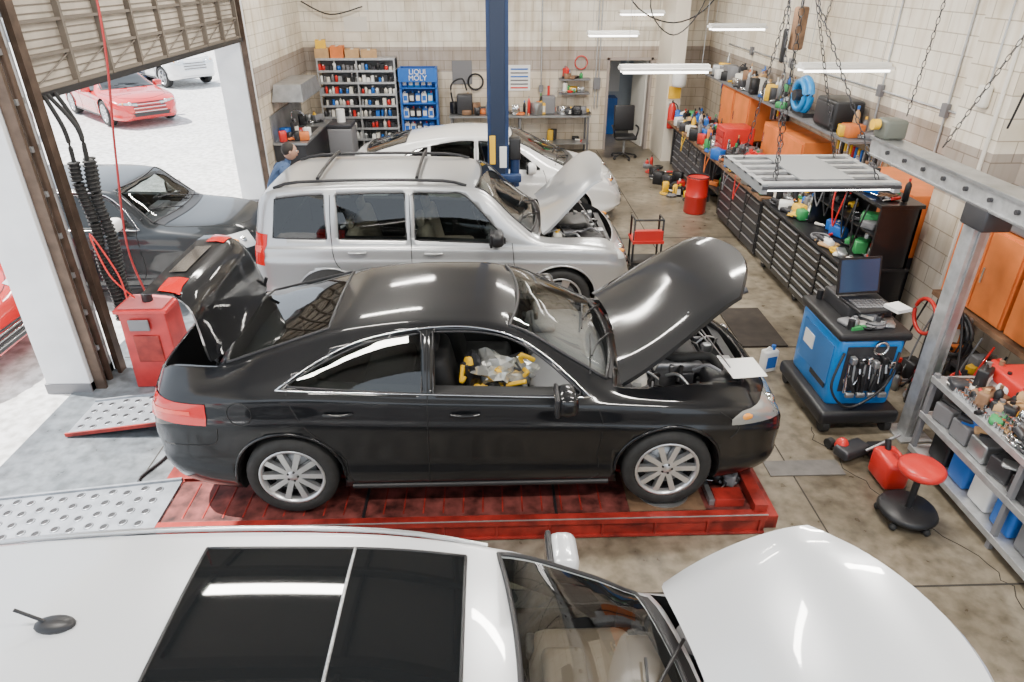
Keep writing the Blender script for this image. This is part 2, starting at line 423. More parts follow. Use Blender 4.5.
        for s in(-1,1):
            tr.tube([tp(*hoodP(hd,s,j/20),.001) for j in range(21)],.004,ink,5)
        tr.tube([tp(*hoodP(hd,-1+i/10,1),.001) for i in range(21)],.004,ink,5)
    cw=MB()
    xb=sp['ws'][1]; wbb=sp['ws'][3]; bb=sp['ws'][5]
    cw.grid([[tp(xb+bb*(1-u*u)+.01+(hd[0]+hd[4]*(1-u*u)-xb-bb*(1-u*u)-.01)*v/3,u*wbb*.98,.006) for u in [-1+i/10 for i in range(21)]] for v in range(4)],black)
    for yy in(-.05,.5):
        cw.tube([tp(xb+bb+.02,yy,.02),tp(xb-.02,yy-.25,.025),tp(xb-.1,yy-.5,.025)],.008,black,6)
        cw.tube([tp(xb-.06,yy-.5+.35,.02),tp(xb-.13,yy-.5-.18,.02)],.007,black,6)
    cw.build('cowl_and_wipers',parent=root)
    if sp.get('trunk'):
        xa,xr,w,ang=sp['trunk']; ang=math.radians(ang); hz=top(xa)
        Mt=Matrix.Translation((xa,0,hz+.03))@Matrix.Rotation(ang,4,'Y')@Matrix.Translation((-xa,0,-hz))
        rows=[]; us=[-1+i/10 for i in range(21)]
        for j in range(13):
            x=xa+(xr-xa)*j/12; rows.append([tp(x+.05*(1-u*u)*(1-j/12),u*(w-.1*j/12),.002) for u in us])
        z0=tp(xr,0,0).z
        for j in range(1,8):
            z=z0-.28*j/7
            rows.append([ray((-2,u*(w-.1),z),(1,0,0),.004) or Vector((xr-.05,u*(w-.1),z)) for u in us])
        up=[[Mt@p for p in r] for r in rows]
        cc=Vector((xa*.7,0,.5)); lo=[[Mt@(p+(cc-p).normalized()*.045) for p in r] for r in rows]
        tm=MB(); tm.grid(up,paint); tm.grid([r[::-1] for r in lo],darkint)
        nj,ni=len(rows)-1,20
        edge=[(0,i) for i in range(ni+1)]+[(j,ni) for j in range(1,nj+1)]+[(nj,i) for i in range(ni-1,-1,-1)]+[(j,0) for j in range(nj-1,0,-1)]
        tm.grid([[up[j][i] for j,i in edge+[edge[0]]],[lo[j][i] for j,i in edge+[edge[0]]]],paint)
        def rp(y,z,off): return Mt@(ray((-2,y,z),(1,0,0),off) or Vector((0,y,z)))
        for s in(-1,1):
            tm.grid([[rp(s*(w-.12-.2*i/8),z0-.05-.13*j/5,.012) for i in range(9)] for j in range(6)],tailred)
        tm.grid([[rp(-.26+.52*i/8,z0-.10-.12*j/3,.012) for i in range(9)] for j in range(4)],chrome)
        tm.build('trunk_lid',parent=root)
        cuts.append(prism([(xa-.02,-w+.04),(xa-.02,w-.04),(xr+.05,w-.12),(xr+.05,-w+.12)],'z',.55,3,me.materials))
        for s in(-1,1):
            tr.tube(S([(xa+.05,s*(w-.1),hz-.15),(xa-.05,s*(w-.1),hz-.05),(xa,s*(w-.1),hz+.12)]),.015,black,6)
    booleans(body,cuts); body.parent=root
    for ln in sp.get('seams',[]):
        pts=resample(S(ln) if len(ln)>2 else ln,36)
        for s in(-1,1): tr.tube([sd(p[0],p[1],s,.0005) for p in pts],.0045,ink,5)
    for hx_,hz_ in sp.get('handles',[]):
        for s in(-1,1):
            tr.tube([sd(hx_-.1+.2*k/6,hz_,s,.012+.02*math.sin(math.pi*k/6)) for k in range(7)],.014,sp.get('handlemat',paint),8)
    for s in(-1,1):
        a,b=wx[0]+wr+.1,wx[1]-wr-.1
        tr.tube([sd(a+(b-a)*k/12,botf(2)+.05,s,.004) for k in range(13)],.022,black,8)
        for x in wx:
            tr.tube([sd(x+(wr+.062)*math.cos(t),wr+.005+(wr+.062)*math.sin(t),s,.0) for t in [math.radians(-5+190*k/24) for k in range(25)] if wr+(wr+.062)*math.sin(t)>botf(x)-.02],.012,sp.get('archmat',paint),6)
    for s in(-1,1):
        p0,p1,z0,z1=sp['head']
        def hp(i,j):
            u=i/10; ph=math.radians(p0+(p1-p0)*u); za=z0+(.07)*u; zb=z1+.02*u-(.05*(u>.9)*(u-.9)*10)
            return ph,za+(zb-za)*j/6
        tr.grid([[corner(True,hp(i,j)[0],hp(i,j)[1],.006,s) for i in range(11)] for j in range(7)],sp.get('headmat',lens))
        q=corner(True,math.radians(p0+(p1-p0)*.4),(z0+z1)/2+.03,-.02,s)
        tr.sph(q,(.055,.055,.055),chrome)
        q=corner(True,math.radians(p1-6),(z0+z1)/2+.045,-.005,s); tr.sph(q,(.06,.02,.03),amber)
        p0,p1,z0,z1=sp['tail']
        tr.grid([[corner(False,math.radians(p0+(p1-p0)*i/10),z0+(z1-z0)*j/6-.02*(i/10),.007,s) for i in range(11)] for j in range(7)],tailred)
        tr.grid([[corner(False,math.radians(p0+(p1-p0)*(.15+.7*i/6)),z0+(z1-z0)*(.4+.2*j/3)-.01,.011,s) for i in range(7)] for j in range(4)],tailred2)
    g0,g1=sp['grille']
    for k in range(6):
        z=g0+(g1-g0)*k/5; tr.tube([ray((L+2,-.42+.84*i/10,z),(-1,0,0),.006) or Vector((L,0,z)) for i in range(11)],.012,black if k%2 else chrome,6)
    tr.grid([[ray((L+2,-.5+i*.1,.3+.1*j),(-1,0,0),.008) or Vector((L,0,.4)) for i in range(11)] for j in range(2)],black)
    mx,mz=sp['mirror']
    for s in(-1,1):
        p=sd(mx,mz,s,0)
        tr.rbox(p+Vector((.01,s*.13,.05)),(.15,.24,.16),sp.get('mirmat',paint),.055)
        tr.rbox(p+Vector((.0,s*.03,-.01)),(.08,.12,.05),black,.02)
        tr.rbox(p+Vector((-.06,s*.13,.05)),(.03,.23,.15),black,.012); tr.box(p+Vector((-.077,s*.13,.05)),(.006,.19,.11),chrome)
    if sp.get('rails'):
        a,b,w=sp['rails']; rz_=sp.get('railh',.035); rr_=sp.get('railr',.018)
        for s in(-1,1):
            tr.tube([tp(a+(b-a)*k/16,s*w,.008+rz_*min(1,min(k,16-k)/1.5)) for k in range(17)],rr_,sp.get('railmat',black),8)
    if sp.get('crossbars'):
        w=sp['rails'][2]
        for x in sp['crossbars']: tr.tube([tp(x,-w+2*w*k/10,0)+Vector((0,0,.07)) for k in range(11)],.02,black,8)
    if sp.get('sunroof'):
        for (a,b,w) in sp['sunroof']:
            gl.grid([[tp(a+(b-a)*i/12,-w+2*w*j/12,.006) for i in range(13)] for j in range(13)],glasso)
        a=sp['sunroof'][0][0]; b=sp['sunroof'][-1][1]; w=sp['sunroof'][0][2]; m_=(sp['sunroof'][0][1]+sp['sunroof'][-1][0])/2
        ol=[(a,-w+2*w*k/10) for k in range(11)]+[(a+(b-a)*k/10,w) for k in range(11)]+[(b,w-2*w*k/10) for k in range(11)]+[(b-(b-a)*k/10,-w) for k in range(11)]
        tr.tube([tp(x,y,.003) for x,y in ol],.008,black,6,True)
        tr.tube([tp(m_,-w+2*w*k/10,.006) for k in range(11)],.007,steel,6)
    if sp.get('fin'):
        x=sp['fin']; p=tp(x,.2,0)
        tr.sph(p+Vector((0,0,.008)),(.075,.04,.025),black,16)
        tr.tube([p+Vector((-.02,0,.02)),p+Vector((-.12,0,.09))],.007,black,6)
    if sp.get('fuel'):
        x,z=sp['fuel']
        for s in(-1,):
            tr.tube([sd(x+.085*math.cos(t*math.pi/12),z+.085*math.sin(t*math.pi/12),s,.0) for t in range(24)],.004,ink,5,True)
    gl.build('glass',parent=root); tr.build('trim_and_lamps',parent=root)
    wm=MB()
    for x in wx:
        for s in(-1,1): wheel(wm,x,s*wy,wr,wr,tw,s,sp.get('spokes',10),sp.get('rim'))
    wm.cyl((wx[0],-wy,wr),(wx[0],wy,wr),.04,dgrey); wm.cyl((wx[1],-wy,wr),(wx[1],wy,wr),.04,dgrey)
    wm.build('wheels',parent=root)
    if det:
        it=MB(); sm=sp.get('seat',beige); xc=sp['ws'][1]
        def seat(x,y,w):
            it.rbox((x,y,.55),(.5,w,.2),sm,.07); it.rbox((x-.28,y,.85),(.16,w*.95,.58),sm,.07,ry=-.22)
            it.rbox((x-.37,y,1.2),(.09,w*.5,.16),sm,.04,ry=-.2)
        xf=sp['seatx']
        seat(xf,.37,.5); seat(xf,-.37,.5); 
        xr_=xf-.85; it.rbox((xr_,0,.55),(.48,1.25,.2),sm,.07); it.rbox((xr_-.26,0,.85),(.16,1.22,.55),sm,.07,ry=-.25)
        for y in(-.38,.38): it.rbox((xr_-.35,y,1.17),(.08,.24,.14),sm,.04,ry=-.2)
        dz=sp.get('dashz',0); dm_=sp.get('dash',grey)
        it.rbox((xc-.28,0,.80+dz),(.5,1.42,.24),dm_,.08); it.rbox((xc-.1,0,.86+dz),(.5,1.3,.1),dm_,.04)
        it.rbox((xc-.5,0,.85+dz),(.08,.26,.14),black,.02); it.rbox((xc-.38,.37,.94+dz),(.2,.34,.08),dm_,.035)
        for y in(-.62,.62): it.rbox((xc-.52,y,.86+dz),(.05,.12,.07),black,.02)
        it.rbox((xf+.1,0,.5),(.9,.2,.3),black,.05)
        c=Vector((xc-.62,.37,.93+dz)); pts=[c+Vector((.19*math.sin(.45)*math.sin(t)*-1,.185*math.cos(t),.19*math.sin(t)*math.cos(.45))) for t in [2*math.pi*k/24 for k in range(24)]]
        it.tube(pts,.015,black,8,True); it.rbox(c,(.05,.14,.1),black,.02,ry=-.4); it.tube([c,c+Vector((.25,0,-.1))],.03,black)
        it.tube([c+Vector((0,-.17,0)),c+Vector((0,.17,0))],.013,black)
        it.rbox((sp['ws'][0]+.22,0,top(sp['ws'][0]+.22)-.11),(.03,.22,.07),black,.015)
        it.build('interior',parent=root)
    return root
# paints
p_black=mat('paint_black',(.003,.0035,.005),.45,0,coat=.85,spec=.15,crough=.07)
p_silver=mat('paint_silver',(.50,.51,.52),.3,.55,coat=.8)
p_white=mat('paint_white',(.82,.82,.81),.25,0,coat=1)
p_pearl=mat('paint_pearl',(.60,.62,.65),.3,.2,coat=1)
p_dk=mat('paint_charcoal',(.010,.012,.014),.35,.1,coat=.8,spec=.2)
p_red=mat('paint_red',(.6,.02,.02),.25,0,coat=1)
p_blu=mat('paint_blue',(.02,.06,.25),.25,0,coat=1)

sedan=dict(L=4.73,paint=p_black,under=dgrey,wsglass=glassc,headmat=smoke,
 top=[(0,.76),(.03,1.0),(.08,1.10),(.2,1.15),(.5,1.165),(.85,1.25),(1.2,1.35),(1.5,1.42),(2.0,1.46),(2.4,1.45),(2.7,1.39),(3.07,1.19),(3.39,1.03),(3.57,1.0),(4.07,.96),(4.42,.88),(4.62,.76),(4.73,.55)],
 belt=[(0,.62),(.08,.92),(.4,1.02),(1.05,1.03),(1.9,.99),(2.87,.95),(3.37,.92),(4.07,.86),(4.47,.77),(4.67,.62),(4.73,.45)],
 hw=[(0,.66),(.05,.76),(.16,.84),(.4,.895),(.9,.925),(3.7,.925),(4.17,.89),(4.47,.8),(4.65,.67),(4.73,.5)],
 rh=[(0,.5),(.25,.66),(.6,.71),(1.3,.61),(2.1,.59),(2.7,.61),(3.37,.72),(4.17,.68),(4.57,.52),(4.73,.3)],
 bot=[(0,.40),(.2,.27),(.6,.2),(4.1,.19),(4.6,.2),(4.73,.3)],axr=1.0,axf=3.76,wr=.335,glass=glass,
 side=[([(1.06,1.075),(1.98,1.01)],[(1.07,1.09),(1.3,1.20),(1.6,1.31),(1.98,1.365)]),([(2.06,1.01),(3.09,.97)],[(2.06,1.37),(2.37,1.365),(2.6,1.32),(2.82,1.2),(3.09,.99)])],
 open_win=[1],
 chrome=([(.98,1.055),(3.16,.955)],[(.98,1.055),(1.25,1.20),(1.55,1.32),(1.97,1.39),(2.37,1.39),(2.65,1.32),(2.87,1.19),(3.16,.96)]),
 ws=(2.6,3.29,.56,.70,.08,.1),bl=(1.32,.60,.52,.62,-.0,-.06),cabin=(.75,3.22),hood=(3.33,4.53,.78,.6,.1,.2),hood_open=41,
 trunk=(.56,.08,.68,80),seams=[[(2.02,1.38),(2.02,1.0),(2.01,.6),(2.0,.26)],[(3.17,.96),(3.25,.8),(3.23,.5),(3.17,.26),(2.3,.23),(1.5,.26),(1.4,.5),(1.15,.8),(1.05,1.04)],[(.55,.78),(.5,.65),(.3,.62),(.1,.6)],[(4.1,.82),(4.25,.7),(4.2,.6)]],
 handles=[(1.4,.89),(2.28,.87)],head=(16,62,.64,.79),tail=(24,60,.83,.99),grille=(.42,.64),mirror=(2.97,.97),seatx=2.4,seat=darkint,fuel=(.72,.9))
make_car('black_sedan',sedan,(-2.48,4.87,.2))
suv=dict(L=4.4,paint=p_silver,under=p_silver,wsglass=glassc,
 top=[(0,.78),(.02,1.05),(.05,1.3),(.14,1.58),(.25,1.66),(.5,1.70),(1.4,1.72),(2.3,1.70),(2.6,1.65),(3.0,1.32),(3.25,1.15),(3.4,1.12),(4.0,1.07),(4.22,.97),(4.34,.82),(4.4,.6)],
 belt=[(0,.68),(.03,.98),(.2,1.06),(3.2,1.01),(4.0,.97),(4.26,.86),(4.4,.52)],
 hw=[(0,.80),(.05,.86),(.2,.9),(3.6,.905),(4.05,.88),(4.26,.8),(4.4,.6)],
 rh=[(0,.62),(.08,.68),(.4,.72),(2.5,.70),(3.2,.78),(4.0,.72),(4.4,.4)],
 bot=[(0,.45),(.2,.34),(.6,.28),(4.0,.27),(4.4,.35)],axr=.85,axf=3.53,wr=.36,
 side=[([(.26,1.14),(.86,1.12)],[(.32,1.56),(.6,1.59),(.86,1.6)]),([(1.0,1.12),(1.76,1.1)],[(1.0,1.6),(1.4,1.61),(1.76,1.61)]),([(1.86,1.1),(2.88,1.05)],[(1.86,1.61),(2.2,1.6),(2.45,1.56),(2.88,1.1)])],
 ws=(2.55,3.18,.62,.74,.06,.1),cabin=(.3,3.1),hood=(3.26,4.24,.78,.68,.08,.1),hood_open=50,rearglass=(1.12,1.52,.64,.56),
 seams=[[(.93,1.6),(.93,.9),(1.18,.6),(1.23,.34)],[(1.81,1.6),(1.81,.34)],[(2.96,1.05),(2.98,.8),(2.96,.34),(1.23,.34)]],
 handles=[(1.2,.97),(2.06,.95)],head=(22,46,.76,.94),tail=(36,46,.85,1.2),grille=(.6,.82),mirror=(2.78,1.1),mirmat=black,
 rails=(.3,2.45,.64),crossbars=(.8,1.9),seatx=2.25,seat=beige,archmat=p_silver,handlemat=p_silver,spokes=5)
make_car('silver_suv',suv,(-2.72,8.25,0))
hatch=dict(L=4.5,paint=p_white,
 top=[(0,.75),(.03,1.05),(.12,1.14),(.5,1.27),(1.2,1.42),(1.9,1.49),(2.4,1.47),(2.7,1.41),(3.3,1.13),(3.7,.98),(4.1,.88),(4.35,.76),(4.46,.62),(4.5,.5)],
 belt=[(0,.65),(.1,.95),(.6,1.05),(1.6,1.0),(3,.93),(3.7,.87),(4.2,.76),(4.5,.45)],
 hw=[(0,.66),(.06,.76),(.3,.84),(1,.875),(3.7,.875),(4.15,.82),(4.36,.7),(4.5,.5)],
 rh=[(0,.5),(.2,.6),(1.4,.6),(2.5,.58),(3.5,.7),(4.1,.62),(4.5,.35)],
 bot=[(0,.42),(.2,.28),(.6,.2),(4.0,.19),(4.5,.28)],axr=.9,axf=3.6,wr=.32,
 side=[([(.85,1.1),(1.3,1.07)],[(.95,1.2),(1.15,1.28),(1.3,1.31)]),([(1.36,1.07),(2.05,1.02)],[(1.36,1.33),(1.8,1.39),(2.05,1.39)]),([(2.12,1.02),(3.1,.97)],[(2.12,1.39),(2.4,1.37),(2.65,1.3),(3.1,.99)])],
 ws=(2.62,3.48,.54,.68,.06,.12),bl=(.95,.35,.5,.56,-.0,-.08),cabin=(.9,3.4),hood=(3.6,4.35,.72,.5,.12,.2),rearglass=None,
 seams=[[(2.08,1.39),(2.08,.3)],[(3.15,.97),(3.2,.8),(3.15,.3),(1.3,.3),(1.2,.6),(1.1,1.0)]],handles=[(1.45,.92),(2.3,.9)],
 head=(18,46,.62,.80),tail=(28,48,.85,1.05),grille=(.35,.5),mirror=(2.95,.98),seatx=2.4,seat=darkint)
make_car('white_hatchback',hatch,(-2.3,11.75,0))
cross=dict(L=4.80,paint=p_pearl,under=dgrey,wsglass=glassc,
 top=[(0,.75),(.03,1.0),(.1,1.28),(.25,1.52),(.45,1.62),(.8,1.67),(1.6,1.70),(2.4,1.68),(2.85,1.62),(3.02,1.57),(3.4,1.34),(3.7,1.15),(3.85,1.12),(4.2,1.08),(4.5,.99),(4.7,.84),(4.80,.6)],
 belt=[(0,.68),(.05,.95),(.3,1.08),(3.0,1.03),(3.8,1.0),(4.4,.93),(4.64,.78),(4.80,.5)],
 hw=[(0,.76),(.06,.83),(.3,.9),(1,.93),(3.9,.93),(4.35,.90),(4.62,.8),(4.80,.58)],
 rh=[(0,.55),(.1,.62),(.5,.68),(2.0,.71),(2.9,.69),(3.6,.78),(4.3,.72),(4.80,.4)],
 bot=[(0,.45),(.2,.33),(.6,.26),(4.4,.25),(4.80,.32)],axr=.95,axf=3.80,wr=.36,
 side=[([(.45,1.16),(1.0,1.14)],[(.55,1.42),(.8,1.5),(1.0,1.53)]),([(1.08,1.14),(1.95,1.1)],[(1.08,1.55),(1.5,1.59),(1.95,1.59)]),([(2.05,1.1),(3.35,1.06)],[(2.05,1.59),(2.5,1.56),(2.85,1.45),(3.35,1.08)])],
 ws=(2.98,3.65,.63,.79,.07,.14),cabin=(.4,3.56),hood=(3.71,4.72,.87,.72,.13,.25),hood_open=48,rearglass=(1.15,1.45,.6,.5),
 seams=[[(2.0,1.58),(2.0,.3)],[(3.4,1.05),(3.45,.8),(3.4,.32),(1.4,.32),(1.2,.7),(1.05,1.1)]],handles=[(1.3,.98),(2.3,.95)],
 head=(20,44,.74,.88),tail=(30,48,.9,1.1),grille=(.5,.78),mirror=(3.3,1.13),rails=(.5,2.93,.695),railmat=alloy,railh=.012,railr=.012,
 sunroof=[(1.77,2.375,.58),(2.385,2.84,.58)],fin=1.36,seatx=2.55,seat=beige,dash=mat('dash_taupe',(.20,.15,.11),.7),dashz=.1)
make_car('white_crossover',cross,(-2.97,1.55,0))
mini=dict(L=3.7,paint=p_dk,cabin=(.3,2.42),seatx=1.65,seat=grey,wsglass=glassc,headmat=lens,
 top=[(0,.72),(.02,1.0),(.08,1.28),(.2,1.43),(.6,1.49),(1.6,1.49),(2.05,1.45),(2.3,1.25),(2.55,1.06),(2.7,1.03),(3.3,.98),(3.55,.86),(3.67,.68),(3.7,.5)],
 belt=[(0,.65),(.06,.92),(.3,.98),(2.5,.95),(3.2,.88),(3.55,.74),(3.7,.45)],
 hw=[(0,.7),(.06,.79),(.3,.84),(3.1,.85),(3.45,.78),(3.62,.68),(3.7,.5)],
 rh=[(0,.52),(.15,.64),(1,.65),(2.0,.64),(2.6,.7),(3.3,.62),(3.7,.35)],
 bot=[(0,.35),(.3,.22),(3.3,.2),(3.7,.28)],axr=.56,axf=3.02,wr=.31,
 side=[([(.22,1.04),(1.0,1.03)],[(.28,1.33),(.6,1.38),(1.0,1.39)]),([(1.08,1.03),(2.28,1.0)],[(1.08,1.39),(1.5,1.39),(1.98,1.35),(2.28,1.03)])],
 ws=(2.05,2.48,.58,.68,.06,.1),hood=(2.6,3.5,.68,.52,.1,.15),rearglass=(1.03,1.36,.58,.52),
 seams=[[(1.04,1.39),(1.04,.3),(2.2,.28),(2.3,.99)]],handles=[(1.2,.9)],head=(28,50,.68,.86),tail=(35,46,.7,.9),grille=(.4,.6),mirror=(2.1,1.04),mirmat=white,spokes=5,chrome=([(.2,1.01),(2.34,.985)],[(.2,1.01),(.3,1.38),(1.2,1.42),(1.98,1.38),(2.34,.99)]))
make_car('compact_car',mini,(-6.65,8.95,0))
def simple(name,paint,loc,rz,base=hatch):
    d=dict(base); d.update(paint=paint,detail=False,hood_open=None,trunk=None,open_win=[]); make_car(name,d,loc,rz)
low=.86
simple('red_sports_car',p_red,(-12.5,23.1,0),-.8,dict(sedan,top=[(x,z*low) for x,z in sedan['top']],belt=[(x,z*low) for x,z in sedan['belt']],
  side=[([(x,z*low+.005) for x,z in B],[(x,z*low) for x,z in T]) for B,T in sedan['side']],chrome=None,head=(18,44,.56,.64),tail=(22,50,.72,.86),mirror=(2.9,.84)))
simple('parked_suv',p_white,(-14.0,29.8,0),-.7,suv)
simple('parked_blue_car',p_blu,(-16.4,30.4,0),-.7,hatch)
simple('parked_dark_car',p_dk,(-16.3,18.7,0),-.2,sedan)
simple('parked_red_hatchback',p_red,(-9.6,6.75,0),0,hatch)
# ---------------------------------------------------------------- room
def wallmat(name):
    m=bpy.data.materials.new(name); m.use_nodes=True; nt=m.node_tree; b=nt.nodes['Principled BSDF']; b.inputs['Roughness'].default_value=.5
    g=nt.nodes.new('ShaderNodeNewGeometry'); s=nt.nodes.new('ShaderNodeSeparateXYZ'); nt.links.new(g.outputs['Position'],s.inputs[0])
    ad=nt.nodes.new('ShaderNodeMath'); ad.operation='ADD'; nt.links.new(s.outputs[0],ad.inputs[0]); nt.links.new(s.outputs[1],ad.inputs[1])
    c=nt.nodes.new('ShaderNodeCombineXYZ'); nt.links.new(ad.outputs[0],c.inputs[0]); nt.links.new(s.outputs[2],c.inputs[1])
    br=nt.nodes.new('ShaderNodeTexBrick'); nt.links.new(c.outputs[0],br.inputs['Vector'])
    br.inputs['Scale'].default_value=1; br.inputs['Brick Width'].default_value=.4; br.inputs['Row Height'].default_value=.2; br.inputs['Mortar Size'].default_value=.006
    br.inputs['Color1'].default_value=(1,1,1,1); br.inputs['Color2'].default_value=(.94,.92,.89,1); br.inputs['Mortar'].default_value=(.55,.51,.46,1)
    rp=nt.nodes.new('ShaderNodeValToRGB'); rp.color_ramp.interpolation='CONSTANT'
    mp=nt.nodes.new('ShaderNodeMath'); mp.operation='DIVIDE'; mp.inputs[1].default_value=5; nt.links.new(s.outputs[2],mp.inputs[0]); nt.links.new(mp.outputs[0],rp.inputs[0])
    e=rp.color_ramp.elements; e[0].position=0; e[0].color=(.68,.61,.51,1); e[1].position=.35; e[1].color=(.42,.37,.33,1)
    x=e.new(.456); x.color=(.86,.81,.71,1)
    n=nt.nodes.new('ShaderNodeTexNoise'); n.inputs['Scale'].default_value=1.5; n.inputs['Detail'].default_value=8; nt.links.new(g.outputs['Position'],n.inputs['Vector'])
    r2=nt.nodes.new('ShaderNodeValToRGB'); r2.color_ramp.elements[0].color=(.72,.67,.6,1); r2.color_ramp.elements[0].position=.28; r2.color_ramp.elements[1].color=(1,1,1,1); r2.color_ramp.elements[1].position=.58
    nt.links.new(n.outputs['Fac'],r2.inputs[0])
    mpg=nt.nodes.new('ShaderNodeMapping'); mpg.inputs['Scale'].default_value=(7,7,.5); nt.links.new(g.outputs['Position'],mpg.inputs[0])
    n3=nt.nodes.new('ShaderNodeTexNoise'); n3.inputs['Scale'].default_value=1; n3.inputs['Detail'].default_value=5; nt.links.new(mpg.outputs[0],n3.inputs['Vector'])
    r3=nt.nodes.new('ShaderNodeValToRGB'); r3.color_ramp.elements[0].color=(.78,.73,.66,1); r3.color_ramp.elements[0].position=.3; r3.color_ramp.elements[1].color=(1,1,1,1); r3.color_ramp.elements[1].position=.5
    nt.links.new(n3.outputs['Fac'],r3.inputs[0])
    def mul(a,b_):
        q=nt.nodes.new('ShaderNodeMix'); q.data_type='RGBA'; q.blend_type='MULTIPLY'; q.inputs[0].default_value=1; nt.links.new(a,q.inputs[6]); nt.links.new(b_,q.inputs[7]); return q.outputs[2]
    nt.links.new(mul(mul(mul(br.outputs['Color'],rp.outputs[0]),r2.outputs[0]),r3.outputs[0]),b.inputs['Base Color'])
    bp=nt.nodes.new('ShaderNodeBump'); bp.inputs['Strength'].default_value=.4; bp.inputs['Distance'].default_value=.01; nt.links.new(br.outputs['Color'],bp.inputs['Height']); nt.links.new(bp.outputs[0],b.inputs['Normal'])
    return m
block=wallmat('painted_block')
def floormat(name,warm,door_light=None,rough=.35):
    m=bpy.data.materials.new(name); m.use_nodes=True; nt=m.node_tree; b=nt.nodes['Principled BSDF']
    g=nt.nodes.new('ShaderNodeNewGeometry')
    n=nt.nodes.new('ShaderNodeTexNoise'); n.inputs['Scale'].default_value=.8; n.inputs['Detail'].default_value=10; n.inputs['Roughness'].default_value=.65; nt.links.new(g.outputs['Position'],n.inputs['Vector'])
    def ramp(cs):
        r=nt.nodes.new('ShaderNodeValToRGB'); e=r.color_ramp.elements; e[0].position=.33; e[0].color=(*cs[0],1); e[1].position=.68; e[1].color=(*cs[2],1); x=e.new(.5); x.color=(*cs[1],1)
        nt.links.new(n.outputs['Fac'],r.inputs[0]); return r.outputs[0]
    c=ramp(warm)
    if door_light:
        c2=ramp(door_light); s=nt.nodes.new('ShaderNodeSeparateXYZ'); nt.links.new(g.outputs['Position'],s.inputs[0])
        mr=nt.nodes.new('ShaderNodeMapRange'); mr.inputs[1].default_value=-3.2; mr.inputs[2].default_value=.8; nt.links.new(s.outputs[0],mr.inputs[0])  # bluish door light is put into the floor colour toward the left
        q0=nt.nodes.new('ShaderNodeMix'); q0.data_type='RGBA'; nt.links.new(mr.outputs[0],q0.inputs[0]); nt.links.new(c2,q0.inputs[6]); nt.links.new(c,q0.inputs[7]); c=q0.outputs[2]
    n2=nt.nodes.new('ShaderNodeTexNoise'); n2.inputs['Scale'].default_value=9; n2.inputs['Detail'].default_value=8; nt.links.new(g.outputs['Position'],n2.inputs['Vector'])
    r2=nt.nodes.new('ShaderNodeValToRGB'); r2.color_ramp.elements[0].position=.35; r2.color_ramp.elements[0].color=(.55,.54,.52,1); r2.color_ramp.elements[1].position=.6; r2.color_ramp.elements[1].color=(1,1,1,1)
    nt.links.new(n2.outputs['Fac'],r2.inputs[0])
    q=nt.nodes.new('ShaderNodeMix'); q.data_type='RGBA'; q.blend_type='MULTIPLY'; q.inputs[0].default_value=.9; nt.links.new(c,q.inputs[6]); nt.links.new(r2.outputs[0],q.inputs[7])
    nt.links.new(q.outputs[2],b.inputs['Base Color'])
    rr=nt.nodes.new('ShaderNodeMapRange'); rr.inputs[3].default_value=rough-.1; rr.inputs[4].default_value=rough+.2; nt.links.new(n2.outputs['Fac'],rr.inputs[0]); nt.links.new(rr.outputs[0],b.inputs['Roughness'])
    return m
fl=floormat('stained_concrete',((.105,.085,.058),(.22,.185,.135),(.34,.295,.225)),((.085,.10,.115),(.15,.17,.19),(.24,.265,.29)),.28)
fo=floormat('apron_concrete',((.6,.6,.6),(.68,.68,.68),(.76,.76,.75)),None,.6)
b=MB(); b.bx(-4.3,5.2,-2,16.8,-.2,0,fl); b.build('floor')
b=MB(); b.bx(-60,-4.3,-15,80,-.22,-.02,fo); b.build('ground')
b=MB()
seam=mat('floor_joint',(.04,.035,.03),.9)
for y in(3.3,6.75,10.4,14): b.bx(-4.1,5,y-.008,y+.008,0,.002,seam)
for x in(-3.0,2.55): b.bx(x-.006,x+.006,-1.9,16.5,0,.002,seam)
rr=random.Random(4); pts=[(3.0,5.2,.001)]
while pts[-1][1]>1.0: pts.append((pts[-1][0]+rr.uniform(-.06,.09),pts[-1][1]-rr.uniform(.05,.12),.001))
b.tube(pts,.004,seam,4); b.build('floor_joints')
b=MB(); b.bx(-4.3,2.7,16.6,16.8,0,5.2,block); b.bx(3.75,5.2,16.6,16.8,0,5.2,block); b.bx(2.7,3.75,16.6,16.8,2.05,5.2,block); b.build('wall_back')
b=MB(); b.bx(5.0,5.2,-2,16.6,0,5.2,block); b.build('wall_right')
b=MB(); b.bx(-4.3,-4.1,12.9,16.6,0,5.2,block); b.build('wall_left')
b=MB(); b.bx(-4.3,-4.14,-2,12.9,4.3,5.2,block); b.build('wall_left_header')
pw=mat('pillar_white',(.74,.75,.77),.6,noise=.08,scale=3)
for y0 in(6.05,12.4):
    b=MB(); b.bx(-4.54,-4.1,y0,y0+.45,-.02,4.3,pw); b.bx(-4.56,-4.1,y0-.01,y0+.46,-.02,.1,grey); b.build('door_pillar',bevel=.008)
b=MB(); b.bx(-4.3,5.2,-2,16.8,5.2,5.35,mat('ceiling_paint',(.22,.20,.17),.8)); 
for y in range(0,17,2): b.bx(-4.2,5.0,y-.08,y+.08,4.95,5.2,mat('ceiling_beam',(.10,.085,.07),.7))
for x in(-3,-1,1,3): b.bx(x-.04,x+.04,-2,16.6,5.1,5.2,mat('ceiling_beam',(.1,.085,.07),.7))
b.build('ceiling')
b=MB(); b.bx(4.7,5.0,6.3,7.0,0,5.2,block); b.build('wall_pilaster')
b=MB(); b.bx(3.85,4.15,15.4,16.6,0,5.2,mat('pilaster_cream',(.72,.66,.56),.6)); b.build('wall_stub')
b=MB(); fr=mat('door_frame',(.32,.27,.24),.5)
